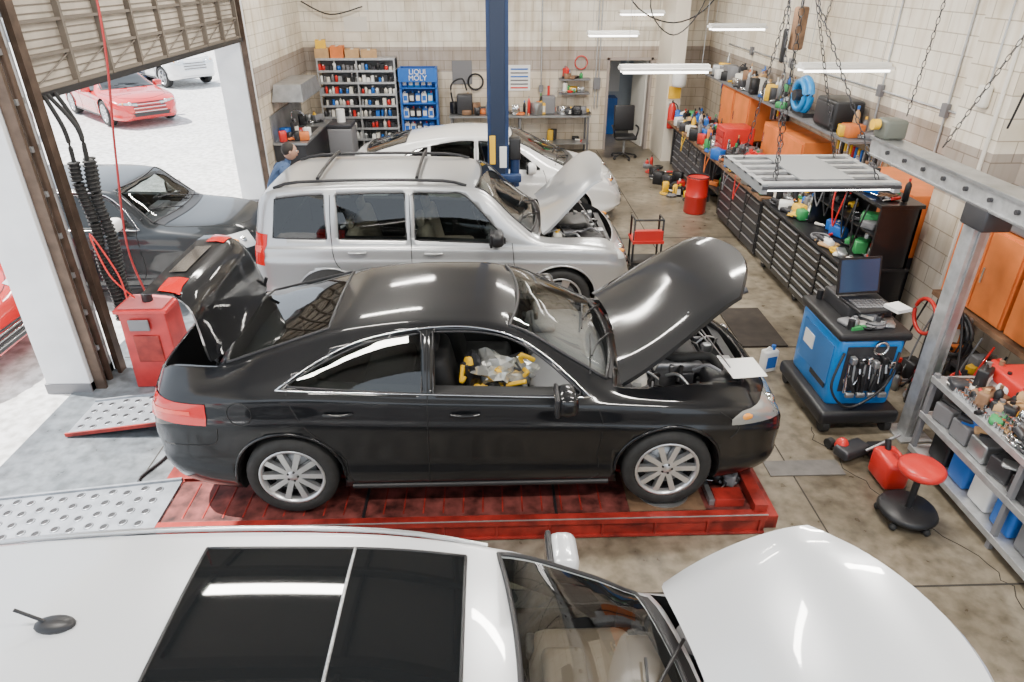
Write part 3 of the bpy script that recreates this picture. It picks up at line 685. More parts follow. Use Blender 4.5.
b.bx(2.7,2.76,16.56,16.8,0,2.05,fr); b.bx(3.69,3.75,16.56,16.8,0,2.05,fr); b.bx(2.7,3.75,16.56,16.8,1.99,2.05,fr)
b.box((3.6,17.2,1.0),(.05,.8,1.96),offwhite,rz=.2); b.build('door_1',bevel=.004)
b=MB(); wb=mat('office_wall',(.5,.56,.62),.7); b.bx(2.0,4.6,18.8,18.9,0,2.6,wb); b.bx(1.9,2.0,16.82,18.9,0,2.6,wb); b.bx(4.6,4.7,16.82,18.9,0,2.6,wb); b.bx(1.9,4.7,16.82,18.9,2.6,2.7,white); b.bx(1.9,4.7,16.82,18.9,-.1,0,fl)
b.bx(2.9,3.4,18.75,18.8,1.0,1.8,white); b.bx(2.7,3.3,18.3,18.8,0,.9,blue); b.build('office_room')
b=MB(); dm=mat('rollup_panel',(.42,.37,.31),.6,noise=.25,scale=2.5); dmd=mat('rollup_frame',(.15,.125,.10),.6)
b.bx(-4.12,-4.10,6.56,12.38,2.8,4.28,dm)
for k in range(6):
    z=2.82+k*.28; b.bx(-4.10,-4.05,6.56,12.38,z,z+.03,dmd)
    for j in range(3): b.bx(-4.10,-4.09,6.56,12.38,z+.07+j*.07,z+.08+j*.07,dmd)
for k in range(9):
    y=6.60+k*.715; b.bx(-4.10,-4.04,y-.022,y+.022,2.8,4.28,dmd)
for k in range(8):
    y=6.60+k*.715; b.tube([(-4.07,y,2.85),(-4.07,y+.715,3.1)],.008,dmd,5)
b.bx(-4.13,-4.03,6.56,12.38,2.76,2.82,black); b.build('rollup_door')
tm_=mat('rusty_track',(.10,.068,.05),.5,.6,noise=.3)
b=MB()
b.bx(-4.09,-4.0,6.50,6.53,0,5.0,tm_); b.bx(-4.02,-3.98,6.42,6.53,0,5.0,tm_); b.bx(-4.09,-3.99,6.1,6.14,0,5.0,tm_)
b.tube([(-4.05,6.3,0),(-4.05,6.3,5)],.035,tm_,8)
for k in range(12): b.box((-4.06,6.3,.4+k*.4),(.05,.12,.05),steel)
b.build('rollup_door_track')
b=MB(); b.bx(-4.09,-4.0,12.42,12.45,0,5.0,tm_); b.build('rollup_door_track')
b=MB()
for i,(x,y) in enumerate(((-3.93,6.62),(-3.84,6.68),(-3.9,6.8))):
    pts=[(x+.02*math.sin(k*.3+i),y,.55+k*.04) for k in range(42)]
    b.tube(pts,.045,rubber,10)
    for k in range(0,42,1): b.torus(pts[k],.048,.010,rubber,n=12)
    b.tube(S([(x,y,2.2),(x,y,2.5),(-4.02,y,2.8)]),.02,rubber,6)
b.build('exhaust_hoses')
b=MB()
b.bx(-46,-18,46,46.3,0,6,mat('far_building',(.7,.68,.66),.8)); b.bx(-46,-18,45.9,46,0,1.0,mat('far_wall_band',(.45,.45,.46),.8))
for k in range(7): b.bx(-44+k*3.4,-42+k*3.4,45.85,46,1.3,3,glasso)
b.build('neighbour_building')
# ---------------------------------------------------------------- lift
dirty=mat('red_lift',(.27,.022,.016),.42,.15,noise=.6,scale=6,bump=.1)
dirt2=mat('lift_surface',(.15,.04,.035),.5,.3,noise=.8,scale=9,bump=.15)
lift=empty('drive_on_lift')
b=MB()
for y0 in(3.86,5.32):
    b.bx(-2.5,2.05,y0+.05,y0+.51,.14,.187,dirt2)
    for yy in(y0-.03,y0+.53): b.bx(-2.5,2.05,yy,yy+.06,.145,.205,dirty); b.bx(-2.5,2.05,yy+.02,yy+.035,.02,.15,dirty); b.bx(-2.5,2.05,yy,yy+.06,.01,.03,dirty)
    b.bx(-2.5,2.05,y0-.034,y0-.03,.195,.207,steel)
    for k in range(12): b.bx(-2.4+k*.4,-2.385+k*.4,y0-.028,y0+.0,.03,.145,dirty)
    for x in(-1.0,.45): b.bx(x,x+.02,y0,y0+.56,.187,.2,black)
    for k in range(22):
        x=-2.35+k*.15
        b.bx(x,x+.012,y0+.08,y0+.48,.187,.191,dirty)
    b.bx(1.95,2.05,y0,y0+.56,.187,.27,dirty)
    b.bx(1.02,1.6,y0+.05,y0+.51,.187,.196,mat('turnplate_recess',(.12,.07,.04),.6,noise=.5)); b.cyl((1.31,y0+.28,.19),(1.31,y0+.28,.2),.21,steel,n=28)
    b.bx(1.68,1.9,y0+.08,y0+.22,.187,.26,dirty); b.bx(1.64,1.68,y0+.1,y0+.5,.187,.24,steel)
    for x in(-2.2,0,1.8): b.bx(x-.15,x+.15,y0+.1,y0+.46,0,.14,dgrey)
b.bx(-.2,.25,4.5,5.25,.05,.17,dirty); b.bx(-2.7,-2.5,4.4,5.95,.0,.12,dirty); b.bx(2.05,2.17,3.9,5.9,0,.12,dirty)
b.build('runways',parent=lift,bevel=.004)
for i,(y0,xl) in enumerate(((3.82,-4.15),(5.27,-3.95))):
    b=MB(); x1=-2.5; w=.54; Lr=math.hypot(x1-xl,.18); an=math.atan2(.18,x1-xl)
    b.M=Matrix.Translation((xl,y0,.01))@Matrix.Rotation(-an,4,'Y')
    pl=mat('ramp_steel',(.28,.30,.33),.4,.5,noise=.2)
    b.bx(0,Lr,0,w,0,.015,pl); b.bx(0,Lr,-.02,0,-.0,.035,dirty if i else pl); b.bx(0,Lr,w,w+.02,-.0,.035,pl)
    for r in range(int(Lr/.13)):
        for c in range(4):
            x=.08+r*.13; y=.08+c*.125+(.0 if r%2 else .03)
            b.lathe([(.036,.0),(.036,.019),(.026,.021)],(x,y,0),pl,n=12); b.lathe([(0,.0185),(.027,.0185)],(x,y,0),black,n=12)
    b.build('ramp',parent=lift)
b=MB()
b.bx(-3.68,-3.20,6.12,6.48,0,.84,red,top=.94); b.bx(-3.70,-3.18,6.1,6.5,.84,.88,red); b.bx(-3.58,-3.32,6.112,6.13,.3,.6,dirty)
b.bx(-3.66,-3.22,6.13,6.46,.88,.90,mat('pink_top',(.5,.12,.12),.5)); b.cyl((-3.43,6.3,.9),(-3.43,6.3,.98),.05,black); b.box((-3.48,6.105,.72),(.2,.02,.12),grey)  # sunlight on the red top is put into this pink
b.build('lift_control_pedestal',bevel=.01)
b=MB(); b.tube(S([(-3.43,6.3,.98),(-3.48,6.3,1.5),(-3.32,6.25,2.4),(-3.12,6.2,3.5),(-3.1,6.2,5.0)]),.010,mat('hose_dark_red',(.3,.02,.02),.5),8)
b.tube(S([(-3.55,6.3,.93),(-3.7,6.25,1.2),(-3.8,6.3,1.6),(-3.65,6.3,1.2),(-3.6,6.25,.95)]),.008,redgl,8)
b.build('red_air_hose')
b=MB(); b.tube(S([(-3.4,6.0,.02),(-3.1,5.6,.015),(-2.9,5.0,.015),(-3.0,4.6,.015),(-2.7,4.45,.02)]),.012,black,6); b.build('floor_cable')
b=MB(); b.bx(-.03,.27,9.85,10.15,0,4.94,navy); b.bx(-.1,.34,9.75,10.25,0,.03,navy); b.bx(.02,.22,9.82,9.85,.1,4.94,mat('navy_dark',(.01,.02,.05),.4))
b.bx(.0,.08,9.805,9.82,1.35,1.75,yellow); b.bx(.14,.24,9.805,9.82,1.3,1.6,white)
b.rbox((.36,9.95,1.55),(.16,.2,.3),black,.02); b.cyl((.36,9.95,1.0),(.36,9.95,1.4),.07,navy); b.rbox((.3,9.82,1.15),(.3,.1,.12),navy,.02)
b.build('lift_post',bevel=.006)
# ---------------------------------------------------------------- clutter helper
PAL=[redgl,blue,yellow,white,black,grey,steel,green,orange,dgrey,offwhite,card,chrome,black,dgrey,brown,black,grey,steel,dgrey,black]
def clutter(b,x0,x1,y0,y1,z,n,seed,hm=.25,pal=None):
    r=random.Random(seed); P=pal or PAL
    for i in range(n):
        x=r.uniform(x0+.06,x1-.06);y=r.uniform(y0+.06,y1-.06);m=r.choice(P);k=r.random();h=r.uniform(.3,1)*hm
        if k<.28: b.rbox((x,y,z+h*.35),(r.uniform(.08,.25),r.uniform(.08,.22),h*.7),m,.012,rz=r.uniform(0,3),n=1)
        elif k<.42: b.bottle(x,y,z,h+.06,r.uniform(.025,.05),m,r.choice(P))
        elif k<.49: b.jug(x,y,z,h+.08,.15,m,r.choice(P),r.uniform(0,6))
        elif k<.66:
            a=r.uniform(0,6.3);d=Vector((math.cos(a),math.sin(a),0))*.12;c=Vector((x,y,z+.02)); b.cyl(c-d,c,.018,m,n=8); b.cyl(c,c+d,.007,chrome,n=6)
        elif k<.78: b.torus((x,y,z+.02),r.uniform(.06,.11),.012,m,n=16); b.torus((x+.01,y,z+.042),r.uniform(.06,.1),.012,m,n=16)
        elif k<.86: b.lathe([(0,0),(.06,0),(.08,h*.5),(.072,h*.5),(.055,.01)],(x,y,z),m,n=14)
        elif k<.93: b.lump((x,y,z+.03),(.1,.08,.03),m,i)
        else:
            a=r.uniform(0,3.1); b.rbox((x,y,z+.05),(.2,.07,.08),m,.02,rz=a); b.cyl((x,y,z+.05),(x+.13*math.cos(a+.3),y+.13*math.sin(a+.3),z+.08),.03,dgrey,n=10)
b=MB(); x0,x1,y0,y1=-3.75,-2.05,16.1,16.55
for x in(x0,(x0+x1)/2,x1-.03): 
    for y in(y0,y1-.03): b.bx(x,x+.03,y,y+.03,0,2.1,galv)
b.bx(x0,x1,y1-.03,y1-.02,0,2.1,grey)
r=random.Random(5)
for k in range(9):
    z=.12+k*.245; b.bx(x0,x1,y0,y1,z,z+.02,galv); b.bx(x0,x1,y0-.01,y0,z-.015,z+.03,galv)
    if k<8:
        x=x0+.06
        while x<x1-.05:
            m=r.choice([white,offwhite,black,grey,steel,offwhite,dgrey,white,black,redgl,blue]); h=r.uniform(.1,.19); w_=r.uniform(.06,.1)
            if r.random()<.45: b.bottle(x,y0+.07,z+.02,h,w_*.42,m,r.choice([black,white,grey]))
            elif r.random()<.6: b.box((x,y0+.1,z+.02+h*.4),(w_*.85,.14,h*.8),m)
            else: b.cyl((x,y0+.08,z+.02),(x,y0+.08,z+.02+h*.7),w_*.42,m,n=10)
            x+=w_+.006
b.build('bottle_shelf')
b=MB()
for i,(x,w,h,m) in enumerate(((-3.62,.3,.2,card),(-3.3,.28,.24,orange),(-2.98,.3,.18,card),(-2.62,.34,.16,card),(-3.65,.22,.16,yellow))):
    z=2.1+(.2 if i==4 else 0); b.box((x,16.3,z+h/2),(w,.3,h),m,rz=.05*i); b.box((x,16.3,z+h+.002),(w*.2,.3,.003),offwhite,rz=.05*i)
b.build('cardboard_boxes')
b=MB(); x0,x1=-1.98,-1.15
for x in(x0,x1-.04): b.bx(x,x+.04,16.1,16.5,0,1.9,blue)
for k in range(5):
    z=.15+k*.33; b.bx(x0,x1,16.1,16.5,z,z+.02,blue)
    x=x0+.1
    while x<x1-.05: b.jug(x,16.25,z+.02,.24,.12,r.choice([blue,blue,bluel,dgrey,white]),r.choice([red,blue,white])); x+=.14
b.bx(x0,x1,16.44,16.47,0,1.9,mat('rack_blue_back',(.01,.08,.35),.5)); b.bx(x0-.01,x1+.01,16.06,16.1,1.62,1.9,blue)
b.build('oil_display_rack')
cu=bpy.data.curves.new('rack_sign_text','FONT'); cu.body='LIQUI\nMOLY'; cu.size=.15; cu.extrude=.004; cu.align_x='CENTER'; cu.align_y='CENTER'; cu.space_line=.85
o=bpy.data.objects.new('sign_lettering',cu); o.location=(-1.565,16.052,1.76); o.rotation_euler=(math.pi/2,0,0); cu.materials.append(white); col.objects.link(o); o.parent=bpy.data.objects['oil_display_rack']
b=MB(); b.bx(-4.09,-3.5,13.3,15.6,0,.88,dgrey); b.bx(-4.09,-3.45,13.25,15.65,.88,.92,steel); b.bx(-3.9,-3.55,14.2,14.8,.921,.925,black)
b.bx(-4.09,-4.07,13.3,15.6,.92,1.4,steel); b.tube(S([(-4.0,14.5,.92),(-4.0,14.5,1.25),(-3.85,14.5,1.3),(-3.75,14.5,1.2)]),.015,chrome); b.build('steel_sink_counter',bevel=.005)
b=MB(); b.bx(-4.09,-3.5,13.6,15.2,1.6,1.9,steel,top=.85); b.build('range_hood',bevel=.005)
b=MB(); clutter(b,-4.0,-3.5,13.3,14.1,.925,14,11,.3); clutter(b,-4.0,-3.5,14.9,15.6,.925,8,12,.3); b.build('counter_bottles')
b=MB(); b.rbox((-3.1,14.9,.45),(.5,.6,.9),grey,.03); b.rbox((-3.1,14.9,.95),(.5,.55,.1),dgrey,.03); b.cyl((-3.1,14.9,1.0),(-3.1,14.9,1.25),.09,white); b.build('parts_washer')
b=MB(); b.bx(-.9,2.3,15.95,16.55,.86,.9,steel)
for x in(-.85,.7,2.25):
    for y in(16.0,16.5): b.cyl((x,y,0),(x,y,.86),.025,grey,n=8)
b.bx(-.9,2.3,16.0,16.5,.25,.27,steel); clutter(b,-.9,2.3,16.0,16.5,.275,18,22,.35); b.build('back_workbench')
b=MB(); clutter(b,-.9,1.55,16.0,16.5,.905,50,21,.38); clutter(b,1.6,2.3,15.98,16.26,.905,14,23,.3)
b.rbox((-.55,16.25,1.12),(.35,.3,.42),dgrey,.03); b.rbox((1.35,16.25,1.1),(.3,.3,.38),grey,.03); b.cyl((1.35,16.25,1.3),(1.35,16.25,1.5),.03,redgl)
b.tube(S([(-.8,16.3,1.0),(-.85,16.3,1.5),(-.6,16.3,1.65),(-.5,16.3,1.4)]),.02,black); b.build('bench_equipment')
b=MB(); b.box((-.6,16.585,1.75),(.45,.02,.5),grey)
b.torus((-.3,16.56,1.55),.16,.012,black,'Y'); b.torus((-.3,16.54,1.55),.18,.01,black,'Y'); b.torus((2.1,16.56,1.95),.14,.012,redgl,'Y'); b.build('wall_cable_reel')
b=MB(); b.bx(.45,.95,16.58,16.6,1.35,1.9,white)
for k in range(6): b.bx(.5,.9,16.57,16.58,1.4+k*.08,1.43+k*.08,r.choice([grey,redgl,blue]))
b.build('wall_chart')
b=MB(); b.bx(1.6,2.3,16.3,16.58,1.3,1.33,grey); b.bx(1.6,2.3,16.3,16.58,1.6,1.63,grey); clutter(b,1.62,2.28,16.3,16.56,1.33,12,31,.2); clutter(b,1.62,2.28,16.3,16.56,1.63,10,32,.2); b.build('wall_shelf')
b=MB()
for x in(.3,1.2,2.45,2.52): b.tube([(x,16.57,.95),(x,16.57,5)],.014,galv,6)
b.box((2.48,16.56,1.5),(.16,.06,.25),grey); b.box((1.2,16.56,1.4),(.1,.05,.14),grey); b.build('conduit')
b=MB(); b.box((-2.9,16.585,2.75),(.5,.02,.3),offwhite); b.tube(S([(-4,16.5,3.2),(-3.4,16.45,2.95),(-2.7,16.5,3.1)]),.015,black,6); b.build('wall_hose')
b=MB(); b.lathe([(0,0),(.08,0),(.085,.05),(.085,.42),(.05,.5),(.025,.53)],(3.95,15.25,.75),redgl,n=18); b.cyl((3.95,15.25,1.27),(3.95,15.25,1.33),.02,black); b.tube(S([(3.95,15.25,1.3),(4.06,15.22,1.2),(4.07,15.2,.9)]),.012,black,6); b.bx(3.9,4.0,15.33,15.4,.8,1.25,steel)
b.build('fire_extinguisher')
b=MB(); b.lathe([(0,0),(.13,0),(.15,.05),(.15,.38),(.1,.45),(0,.46)],(4.02,15.2,1.62),white,n=18); b.build('wall_dispenser')
b=MB(); b.bx(3.87,4.13,15.37,15.4,1.35,1.6,yellow); b.build('safety_sign')
# ---------------------------------------------------------------- right side benches
def drawers(b,xf,x1,y0,y1,z0,z1,cols,rows,m,hm):
    b.bx(xf+.02,x1,y0,y1,z0,z1,m)
    w=(y1-y0)/cols
    for c in range(cols):
        for k in range(rows):
            h=(z1-z0-.06)/rows; z=z0+.03+k*h
            b.bx(xf,xf+.02,y0+c*w+.015,y0+(c+1)*w-.015,z+.008,z+h-.008,m)
            b.bx(xf-.02,xf,y0+c*w+.05,y0+(c+1)*w-.05,z+h-.03,z+h-.018,hm)
b=MB(); tb=mat('toolbox_black',(.012,.012,.014),.3,.2,coat=.3)
drawers(b,3.85,4.5,6.75,9.3,.12,.92,4,7,tb,alloy); b.bx(3.83,4.52,6.73,9.32,.92,.95,black)
for x in(3.95,4.4):
    for y in(6.9,8,9.15): b.cyl((x-.02,y,.06),(x+.02,y,.06),.06,rubber)
    for y in(6.9,8,9.15): b.bx(x-.03,x+.03,y-.03,y+.03,.06,.12,steel)
b.build('tool_chest',bevel=.004)
b=MB(); b.bx(4.45,4.48,6.75,8.3,.952,1.62,tb); b.bx(4.05,4.48,8.27,8.3,.952,1.62,tb); b.bx(4.05,4.48,6.75,6.78,.952,1.62,tb); b.bx(4.03,4.5,6.73,8.32,1.62,1.66,tb)
b.bx(4.08,4.44,6.8,8.25,1.28,1.3,tb); clutter(b,4.1,4.42,6.85,8.2,1.3,20,41,.22); clutter(b,4.1,4.42,6.85,8.2,.955,20,40,.25)
for k in range(5): b.tube(S([(4.02,6.95+k*.25,1.6),(3.99,7.0+k*.25,1.3),(4.02,7.1+k*.25,1.05+.05*k),(3.99,7.15+k*.25,1.4),(4.02,7.2+k*.25,1.6)]),.010,[black,black,redgl,black,grey][k],6)
b.build('tool_hutch',bevel=.004)
b=MB(); clutter(b,3.86,4.04,6.8,8.2,.957,12,42,.1); clutter(b,3.88,4.48,8.35,9.3,.957,80,43,.25); b.build('chest_top_tools')
b=MB(); clutter(b,4.05,4.48,6.8,8.25,1.667,34,44,.24); b.build('hutch_top_items')
b=MB(); drawers(b,3.9,4.55,9.5,11.3,.05,.86,3,5,dgrey,alloy); b.bx(3.86,4.98,9.45,15.2,.88,.93,brown); drawers(b,3.9,4.5,12.6,14.6,.05,.86,4,6,mat('cabinet_grey_dark',(.07,.07,.08),.4),alloy)
for y in(11.6,12.3,15.1): b.bx(4.0,4.06,y,y+.06,0,.88,dgrey)
b.bx(4.0,4.9,11.3,12.6,.3,.33,dgrey); clutter(b,4.0,4.9,11.35,12.55,.33,22,52,.3); b.build('wall_workbench',bevel=.004)
b=MB(); clutter(b,3.86,4.5,9.5,15.1,.935,380,51,.36)
for k in range(9): b.jug(4.2+.06*(k%2),9.8+k*.55,.935,.34,.24,[white,blue,redgl,black,yellow,white,grey,black,blue][k],redgl,k)
for k in range(7): 
    y=9.65+k*.55; b.rbox((4.26,y,1.08),(.34,.38,.28),[grey,dgrey,redgl,steel,black,dgrey,grey][k],.03,rz=.1*k)
b.rbox((4.22,11.9,1.2),(.5,.5,.5),redgl,.02)
for k in range(4): b.bx(3.95,3.97,11.7,12.1,.98+k*.11,1.06+k*.11,red)
for k in range(9): b.tube(S([(3.88,9.8+k*.55,.95),(3.83,9.85+k*.55,.75),(3.84,9.95+k*.55,.6),(3.87,10.05+k*.55,.95)]),.009,[black,redgl,grey,black,orange,black,black,yellow,black][k],6)
b.build('bench_top_items')
b=MB()
for y0,y1,z0,z1 in((12.3,13.1,1.1,1.85),(13.15,13.9,1.1,1.85),(9.9,10.7,1.05,1.6),(10.75,11.5,1.05,1.6)):
    b.bx(4.55,4.98,y0,y1,z0,z1,orange); b.bx(4.53,4.55,y0+.03,y1-.03,z0+.03,z1-.03,orange); b.bx(4.515,4.53,y1-.1,y1-.07,z0+.25,z0+.4,chrome)
b.build('orange_wall_cabinet',bevel=.005)
b=MB(); b.bx(4.5,4.98,8.6,15,1.87,1.9,grey); clutter(b,4.52,4.95,8.65,9.1,1.901,10,60,.35); clutter(b,4.52,4.95,10.65,14.9,1.901,110,61,.42)
for y in(8.65,11.6,12.2,14.1,14.95): b.bx(4.9,4.98,y,y+.03,1.5,1.87,grey)
b.build('high_shelf')
b=MB(); b.torus((4.6,10.35,2.19),.22,.055,bluel,'X',28); b.torus((4.53,10.35,2.19),.19,.045,bluel,'X',28); b.cyl((4.45,10.35,2.19),(4.7,10.35,2.19),.08,dgrey); b.box((4.65,10.35,1.935),(.2,.4,.055),dgrey); b.build('hose_reel')
b=MB(); b.rbox((4.72,9.45,2.1),(.4,.6,.38),black,.04); b.rbox((4.51,9.45,2.1),(.02,.5,.28),dgrey,.01); b.build('equipment_case')
b=MB()
for y0,y1,z0 in((11.6,12.25,1.1),(14.0,15.2,1.1),(8.4,9.8,1.05)):
    b.bx(4.95,4.985,y0,y1,z0,z0+.72,mat('pegboard',(.35,.24,.14),.7))
    k=0; y=y0+.08
    rr=random.Random(int(y0*10))
    while y<y1-.05:
        h=rr.uniform(.2,.45); m=rr.choice([chrome,redgl,black,yellow,steel,blue]); b.cyl((4.93,y,z0+.65),(4.93,y,z0+.65-h*.5),.018,m,n=8); b.cyl((4.93,y,z0+.65-h*.5),(4.93,y,z0+.65-h),.009,chrome,n=6); y+=.075
b.build('wall_hung_tools')
b=MB()
for k,y in enumerate((3.4,4.35,5.3)):
    b.bx(4.55,4.98,y,y+.9,.95,1.75,orange); b.bx(4.53,4.55,y+.02,y+.44,.97,1.73,orange); b.bx(4.53,4.55,y+.46,y+.88,.97,1.73,orange)
    b.bx(4.515,4.53,y+.38,y+.4,1.25,1.4,chrome); b.bx(4.515,4.53,y+.5,y+.52,1.25,1.4,chrome)
b.bx(4.5,4.98,3.35,6.25,.88,.93,brown)
for y in(3.4,4.8,6.15): b.bx(4.55,4.62,y,y+.06,0,.88,dgrey); b.bx(4.9,4.96,y,y+.06,0,.88,dgrey)
b.bx(4.55,4.94,3.4,6.2,.35,.38,dgrey); clutter(b,4.55,4.82,3.4,6.2,.38,30,77,.3)
b.build('orange_cabinets',bevel=.005)
b=MB(); b.bx(4.55,4.98,7.05,8.3,.95,1.66,orange); b.bx(4.55,4.98,7.05,8.3,0,.95,dgrey); b.bx(4.53,4.55,7.07,7.66,.97,1.64,orange); b.bx(4.53,4.55,7.68,8.28,.97,1.64,orange); b.build('storage_locker',bevel=.005)
b=MB(); clutter(b,4.57,4.86,3.4,6.2,1.757,80,71,.3); b.rbox((4.75,5.6,1.94),(.35,.5,.36),grey,.03); b.cyl((4.75,4.8,1.757),(4.75,4.8,2.2),.13,steel); b.rbox((4.75,6.0,1.9),(.25,.2,.28),galv,.03); b.build('cabinet_top_items')
b=MB(); b.torus((4.4,5.6,.75),.22,.018,black,'X'); b.torus((4.38,5.6,.75),.19,.018,black,'X'); b.torus((4.4,6.1,.7),.18,.02,redgl,'X'); b.cyl((4.35,5.6,.9),(4.5,5.6,.9),.03,steel); b.tube(S([(4.4,5.9,1.9),(4.3,5.7,1.4),(4.35,5.5,.9),(4.3,5.3,.5),(4.2,5.1,.02)]),.014,black,6)
for k in range(8): b.tube(S([(4.45,5.0+k*.17,.85),(4.4,5.05+k*.17,.5),(4.3,5.0+k*.17,.15),(4.2,5.1+k*.15,.02)]),.010,[black,redgl,grey,black,orange,black,grey,black][k],6)
b.build('coiled_cables')
b=MB(); clutter(b,4.05,4.5,4.95,6.3,0,44,79,.45,[black,dgrey,redgl,grey,steel,black,brown]); b.build('floor_equipment')
b=MB(); b.bx(3.78,3.92,5.0,5.14,0,2.2,galv); b.bx(3.82,3.88,4.98,5.0,.05,2.2,steel); b.bx(3.7,4.0,4.92,5.22,0,.02,galv)
b.bx(3.76,3.94,2.2,6.75,2.2,2.36,galv); b.bx(3.74,3.96,2.2,6.75,2.34,2.37,steel); b.bx(3.74,3.96,2.2,6.75,2.19,2.21,steel)
for k in range(14): b.cyl((3.735,2.5+k*.3,2.28),(3.76,2.5+k*.3,2.28),.02,dgrey,n=8)
b.rbox((3.85,6.62,2.46),(.22,.22,.18),mat('motor_green_grey',(.12,.13,.11),.5),.03); b.rbox((3.85,5.0,2.12),(.24,.28,.18),dgrey,.02); b.cyl((3.72,6.62,2.5),(3.66,6.62,2.5),.05,yellow)
b.rbox((3.85,4.3,2.5),(.2,.3,.22),black,.03); b.cyl((3.85,4.3,2.6),(3.85,4.3,2.72),.06,steel)
b.build('steel_gantry',bevel=.004)
b=MB(); x0,x1,y0,y1=3.66,4.4,2.5,4.75
for x in(x0,x1-.04):
    for y in(y0,(y0+y1)/2,y1-.04): b.bx(x,x+.04,y,y+.04,0,.86,grey)
for z in(.1,.45,.8):
    b.bx(x0,x1,y0,y1,z,z+.025,galv); b.bx(x0-.012,x0,y0,y1,z-.02,z+.035,galv)
b.build('steel_shelf_unit',bevel=.003)
b=MB(); clutter(b,3.68,4.38,2.6,4.72,.827,190,81,.12); clutter(b,3.72,4.38,3.2,4.72,.827,80,84,.18)
for k in range(8): b.jug(3.80,2.62+k*.27,.127,.3,.22,[blue,blue,bluel,grey,blue,white,blue,black][k],[white,redgl][k%2],1.57)
for k in range(8): b.jug(4.1,2.62+k*.27,.127,.32,.22,[white,grey,blue,grey,redgl,white,blue,black][k],black,1.57)
for k in range(9): b.rbox((3.80,2.7+k*.235,.56),(.2,.19,.16),[blue,grey,white,card,black,dgrey,steel,grey,grey][k],.015,rz=.08*(k%3))
clutter(b,3.72,4.38,2.5,4.7,.62,50,83,.12); clutter(b,3.9,4.38,2.5,4.7,.477,60,82,.26)
for k in range(20): b.cyl((3.70,2.9+k*.05,.84),(3.95,2.9+k*.05,.84),.010,chrome,n=8)
for j in range(3):
    for k in range(16): b.cyl((3.70+j*.05,3.95+k*.04,.826),(3.70+j*.05,3.95+k*.04,.87+.02*j),.014,chrome,n=8)
b.rbox((4.15,4.4,.93),(.35,.4,.2),redgl,.03); b.tube(S([(3.9,4.5,.85),(3.75,4.3,.95),(3.9,4.1,.86),(4.1,3.9,.95),(3.85,3.7,.88)]),.015,redgl,6)
b.build('assorted_tools')
# blue service machine
b=MB(); b.M=Matrix.Translation((-.07,0,0)); bm_=mat('machine_blue',(.008,.20,.60),.3,coat=.4)
b.rbox((3.43,5.58,.17),(.74,1.0,.14),black,.04); b.rbox((3.45,5.62,.57),(.60,.80,.70),bm_,.05); b.rbox((3.45,5.62,.95),(.66,.86,.08),black,.03)
b.box((3.146,5.6,.62),(.01,.62,.4),mat('machine_panel',(.02,.15,.42),.4)); b.box((3.14,5.75,.66),(.012,.2,.14),white); b.box((3.14,5.45,.4),(.012,.3,.05),black)
for k in range(3):
    z=.42+.16*k; b.torus((3.32+.1*k,5.20,z+.1),.06,.014,chrome,'Y',16)
b.box((3.45,5.215,.62),(.44,.01,.46),dgrey)
for k in range(16): b.cyl((3.27+.024*k,5.17,.40+.05*(k%5)),(3.27+.024*k,5.2,.68),.016,[chrome,black,steel,black][k%4],n=8)
for k in range(6): b.rbox((3.28+.07*k,5.17,.74-.04*(k%2)),(.05,.07,.07),[steel,black,chrome][k%3],.012)
for k in range(4): b.rbox((3.30+.1*k,5.14,.5),(.03,.03,.22),black,.01,ry=.3*(k-1.5)); b.rbox((3.30+.1*k,5.13,.4),(.08,.04,.05),steel,.012)
b.tube(S([(3.2,5.2,.8),(3.1,5.1,.5),(3.3,5.08,.3),(3.6,5.12,.5),(3.7,5.2,.8)]),.012,black,6)
for x in(3.14,3.72):
    for y in(5.15,6.0): b.cyl((x-.03,y,.07),(x+.03,y,.07),.07,rubber)
for x,y in((3.25,5.3),(3.25,5.95),(3.65,5.95)): b.cyl((x,y,.97),(x,y,1.08),.03,black,n=10)
b.rbox((3.5,5.72,1.05),(.42,.5,.14),dgrey,.02)
b.rbox((3.48,5.5,1.135),(.38,.34,.03),black,.01,rz=.1)
for j in range(4):
    for k in range(9): b.box((3.34+.035*k,5.41+.045*j,1.153),(.027,.035,.006),grey,rz=.1)
b.M=Matrix.Translation((3.40,5.70,1.15))@Matrix.Rotation(.1,4,'Z')@Matrix.Rotation(-.25,4,'X'); b.bx(-.21,.21,-.01,.01,0,.34,black); b.bx(-.19,.19,-.012,-.01,.02,.32,mat('laptop_screen',(.03,.06,.13),.15)); b.M=Matrix.Translation((-.07,0,0))
b.box((3.3,5.35,1.0),(.14,.16,.04),green,rz=.2); b.box((3.66,5.35,1.17),(.16,.16,.03),white,rz=.3); clutter(b,3.2,3.7,5.25,5.5,.99,16,91,.08,[black,steel,offwhite,grey,dgrey])
b.build('air_conditioning_service_machine')
b=MB(); b.lathe([(0,.0),(.15,.0),(.165,.02),(.165,.05),(.14,.07),(0,.072)],(3.22,3.97,.46),redgl,n=28); b.cyl((3.22,3.97,.1),(3.22,3.97,.46),.025,black); b.lathe([(0,.06),(.2,.06),(.22,.09),(.2,.12),(0,.12)],(3.22,3.97,0),black,n=24)
for k in range(5):
    t=k*1.257; b.tube([(3.22,3.97,.12),(3.22+.2*math.cos(t),3.97+.2*math.sin(t),.07)],.015,black); b.sph((3.22+.2*math.cos(t),3.97+.2*math.sin(t),.03),.03,rubber,8)
b.build('rolling_stool')
b=MB(); b.rbox((3.30,4.42,.14),(.2,.3,.26),redgl,.04); b.cyl((3.30,4.5,.26),(3.30,4.54,.34),.025,black); b.tube(S([(3.30,4.3,.26),(3.30,4.35,.33),(3.30,4.45,.3)]),.015,redgl); b.build('fuel_can')
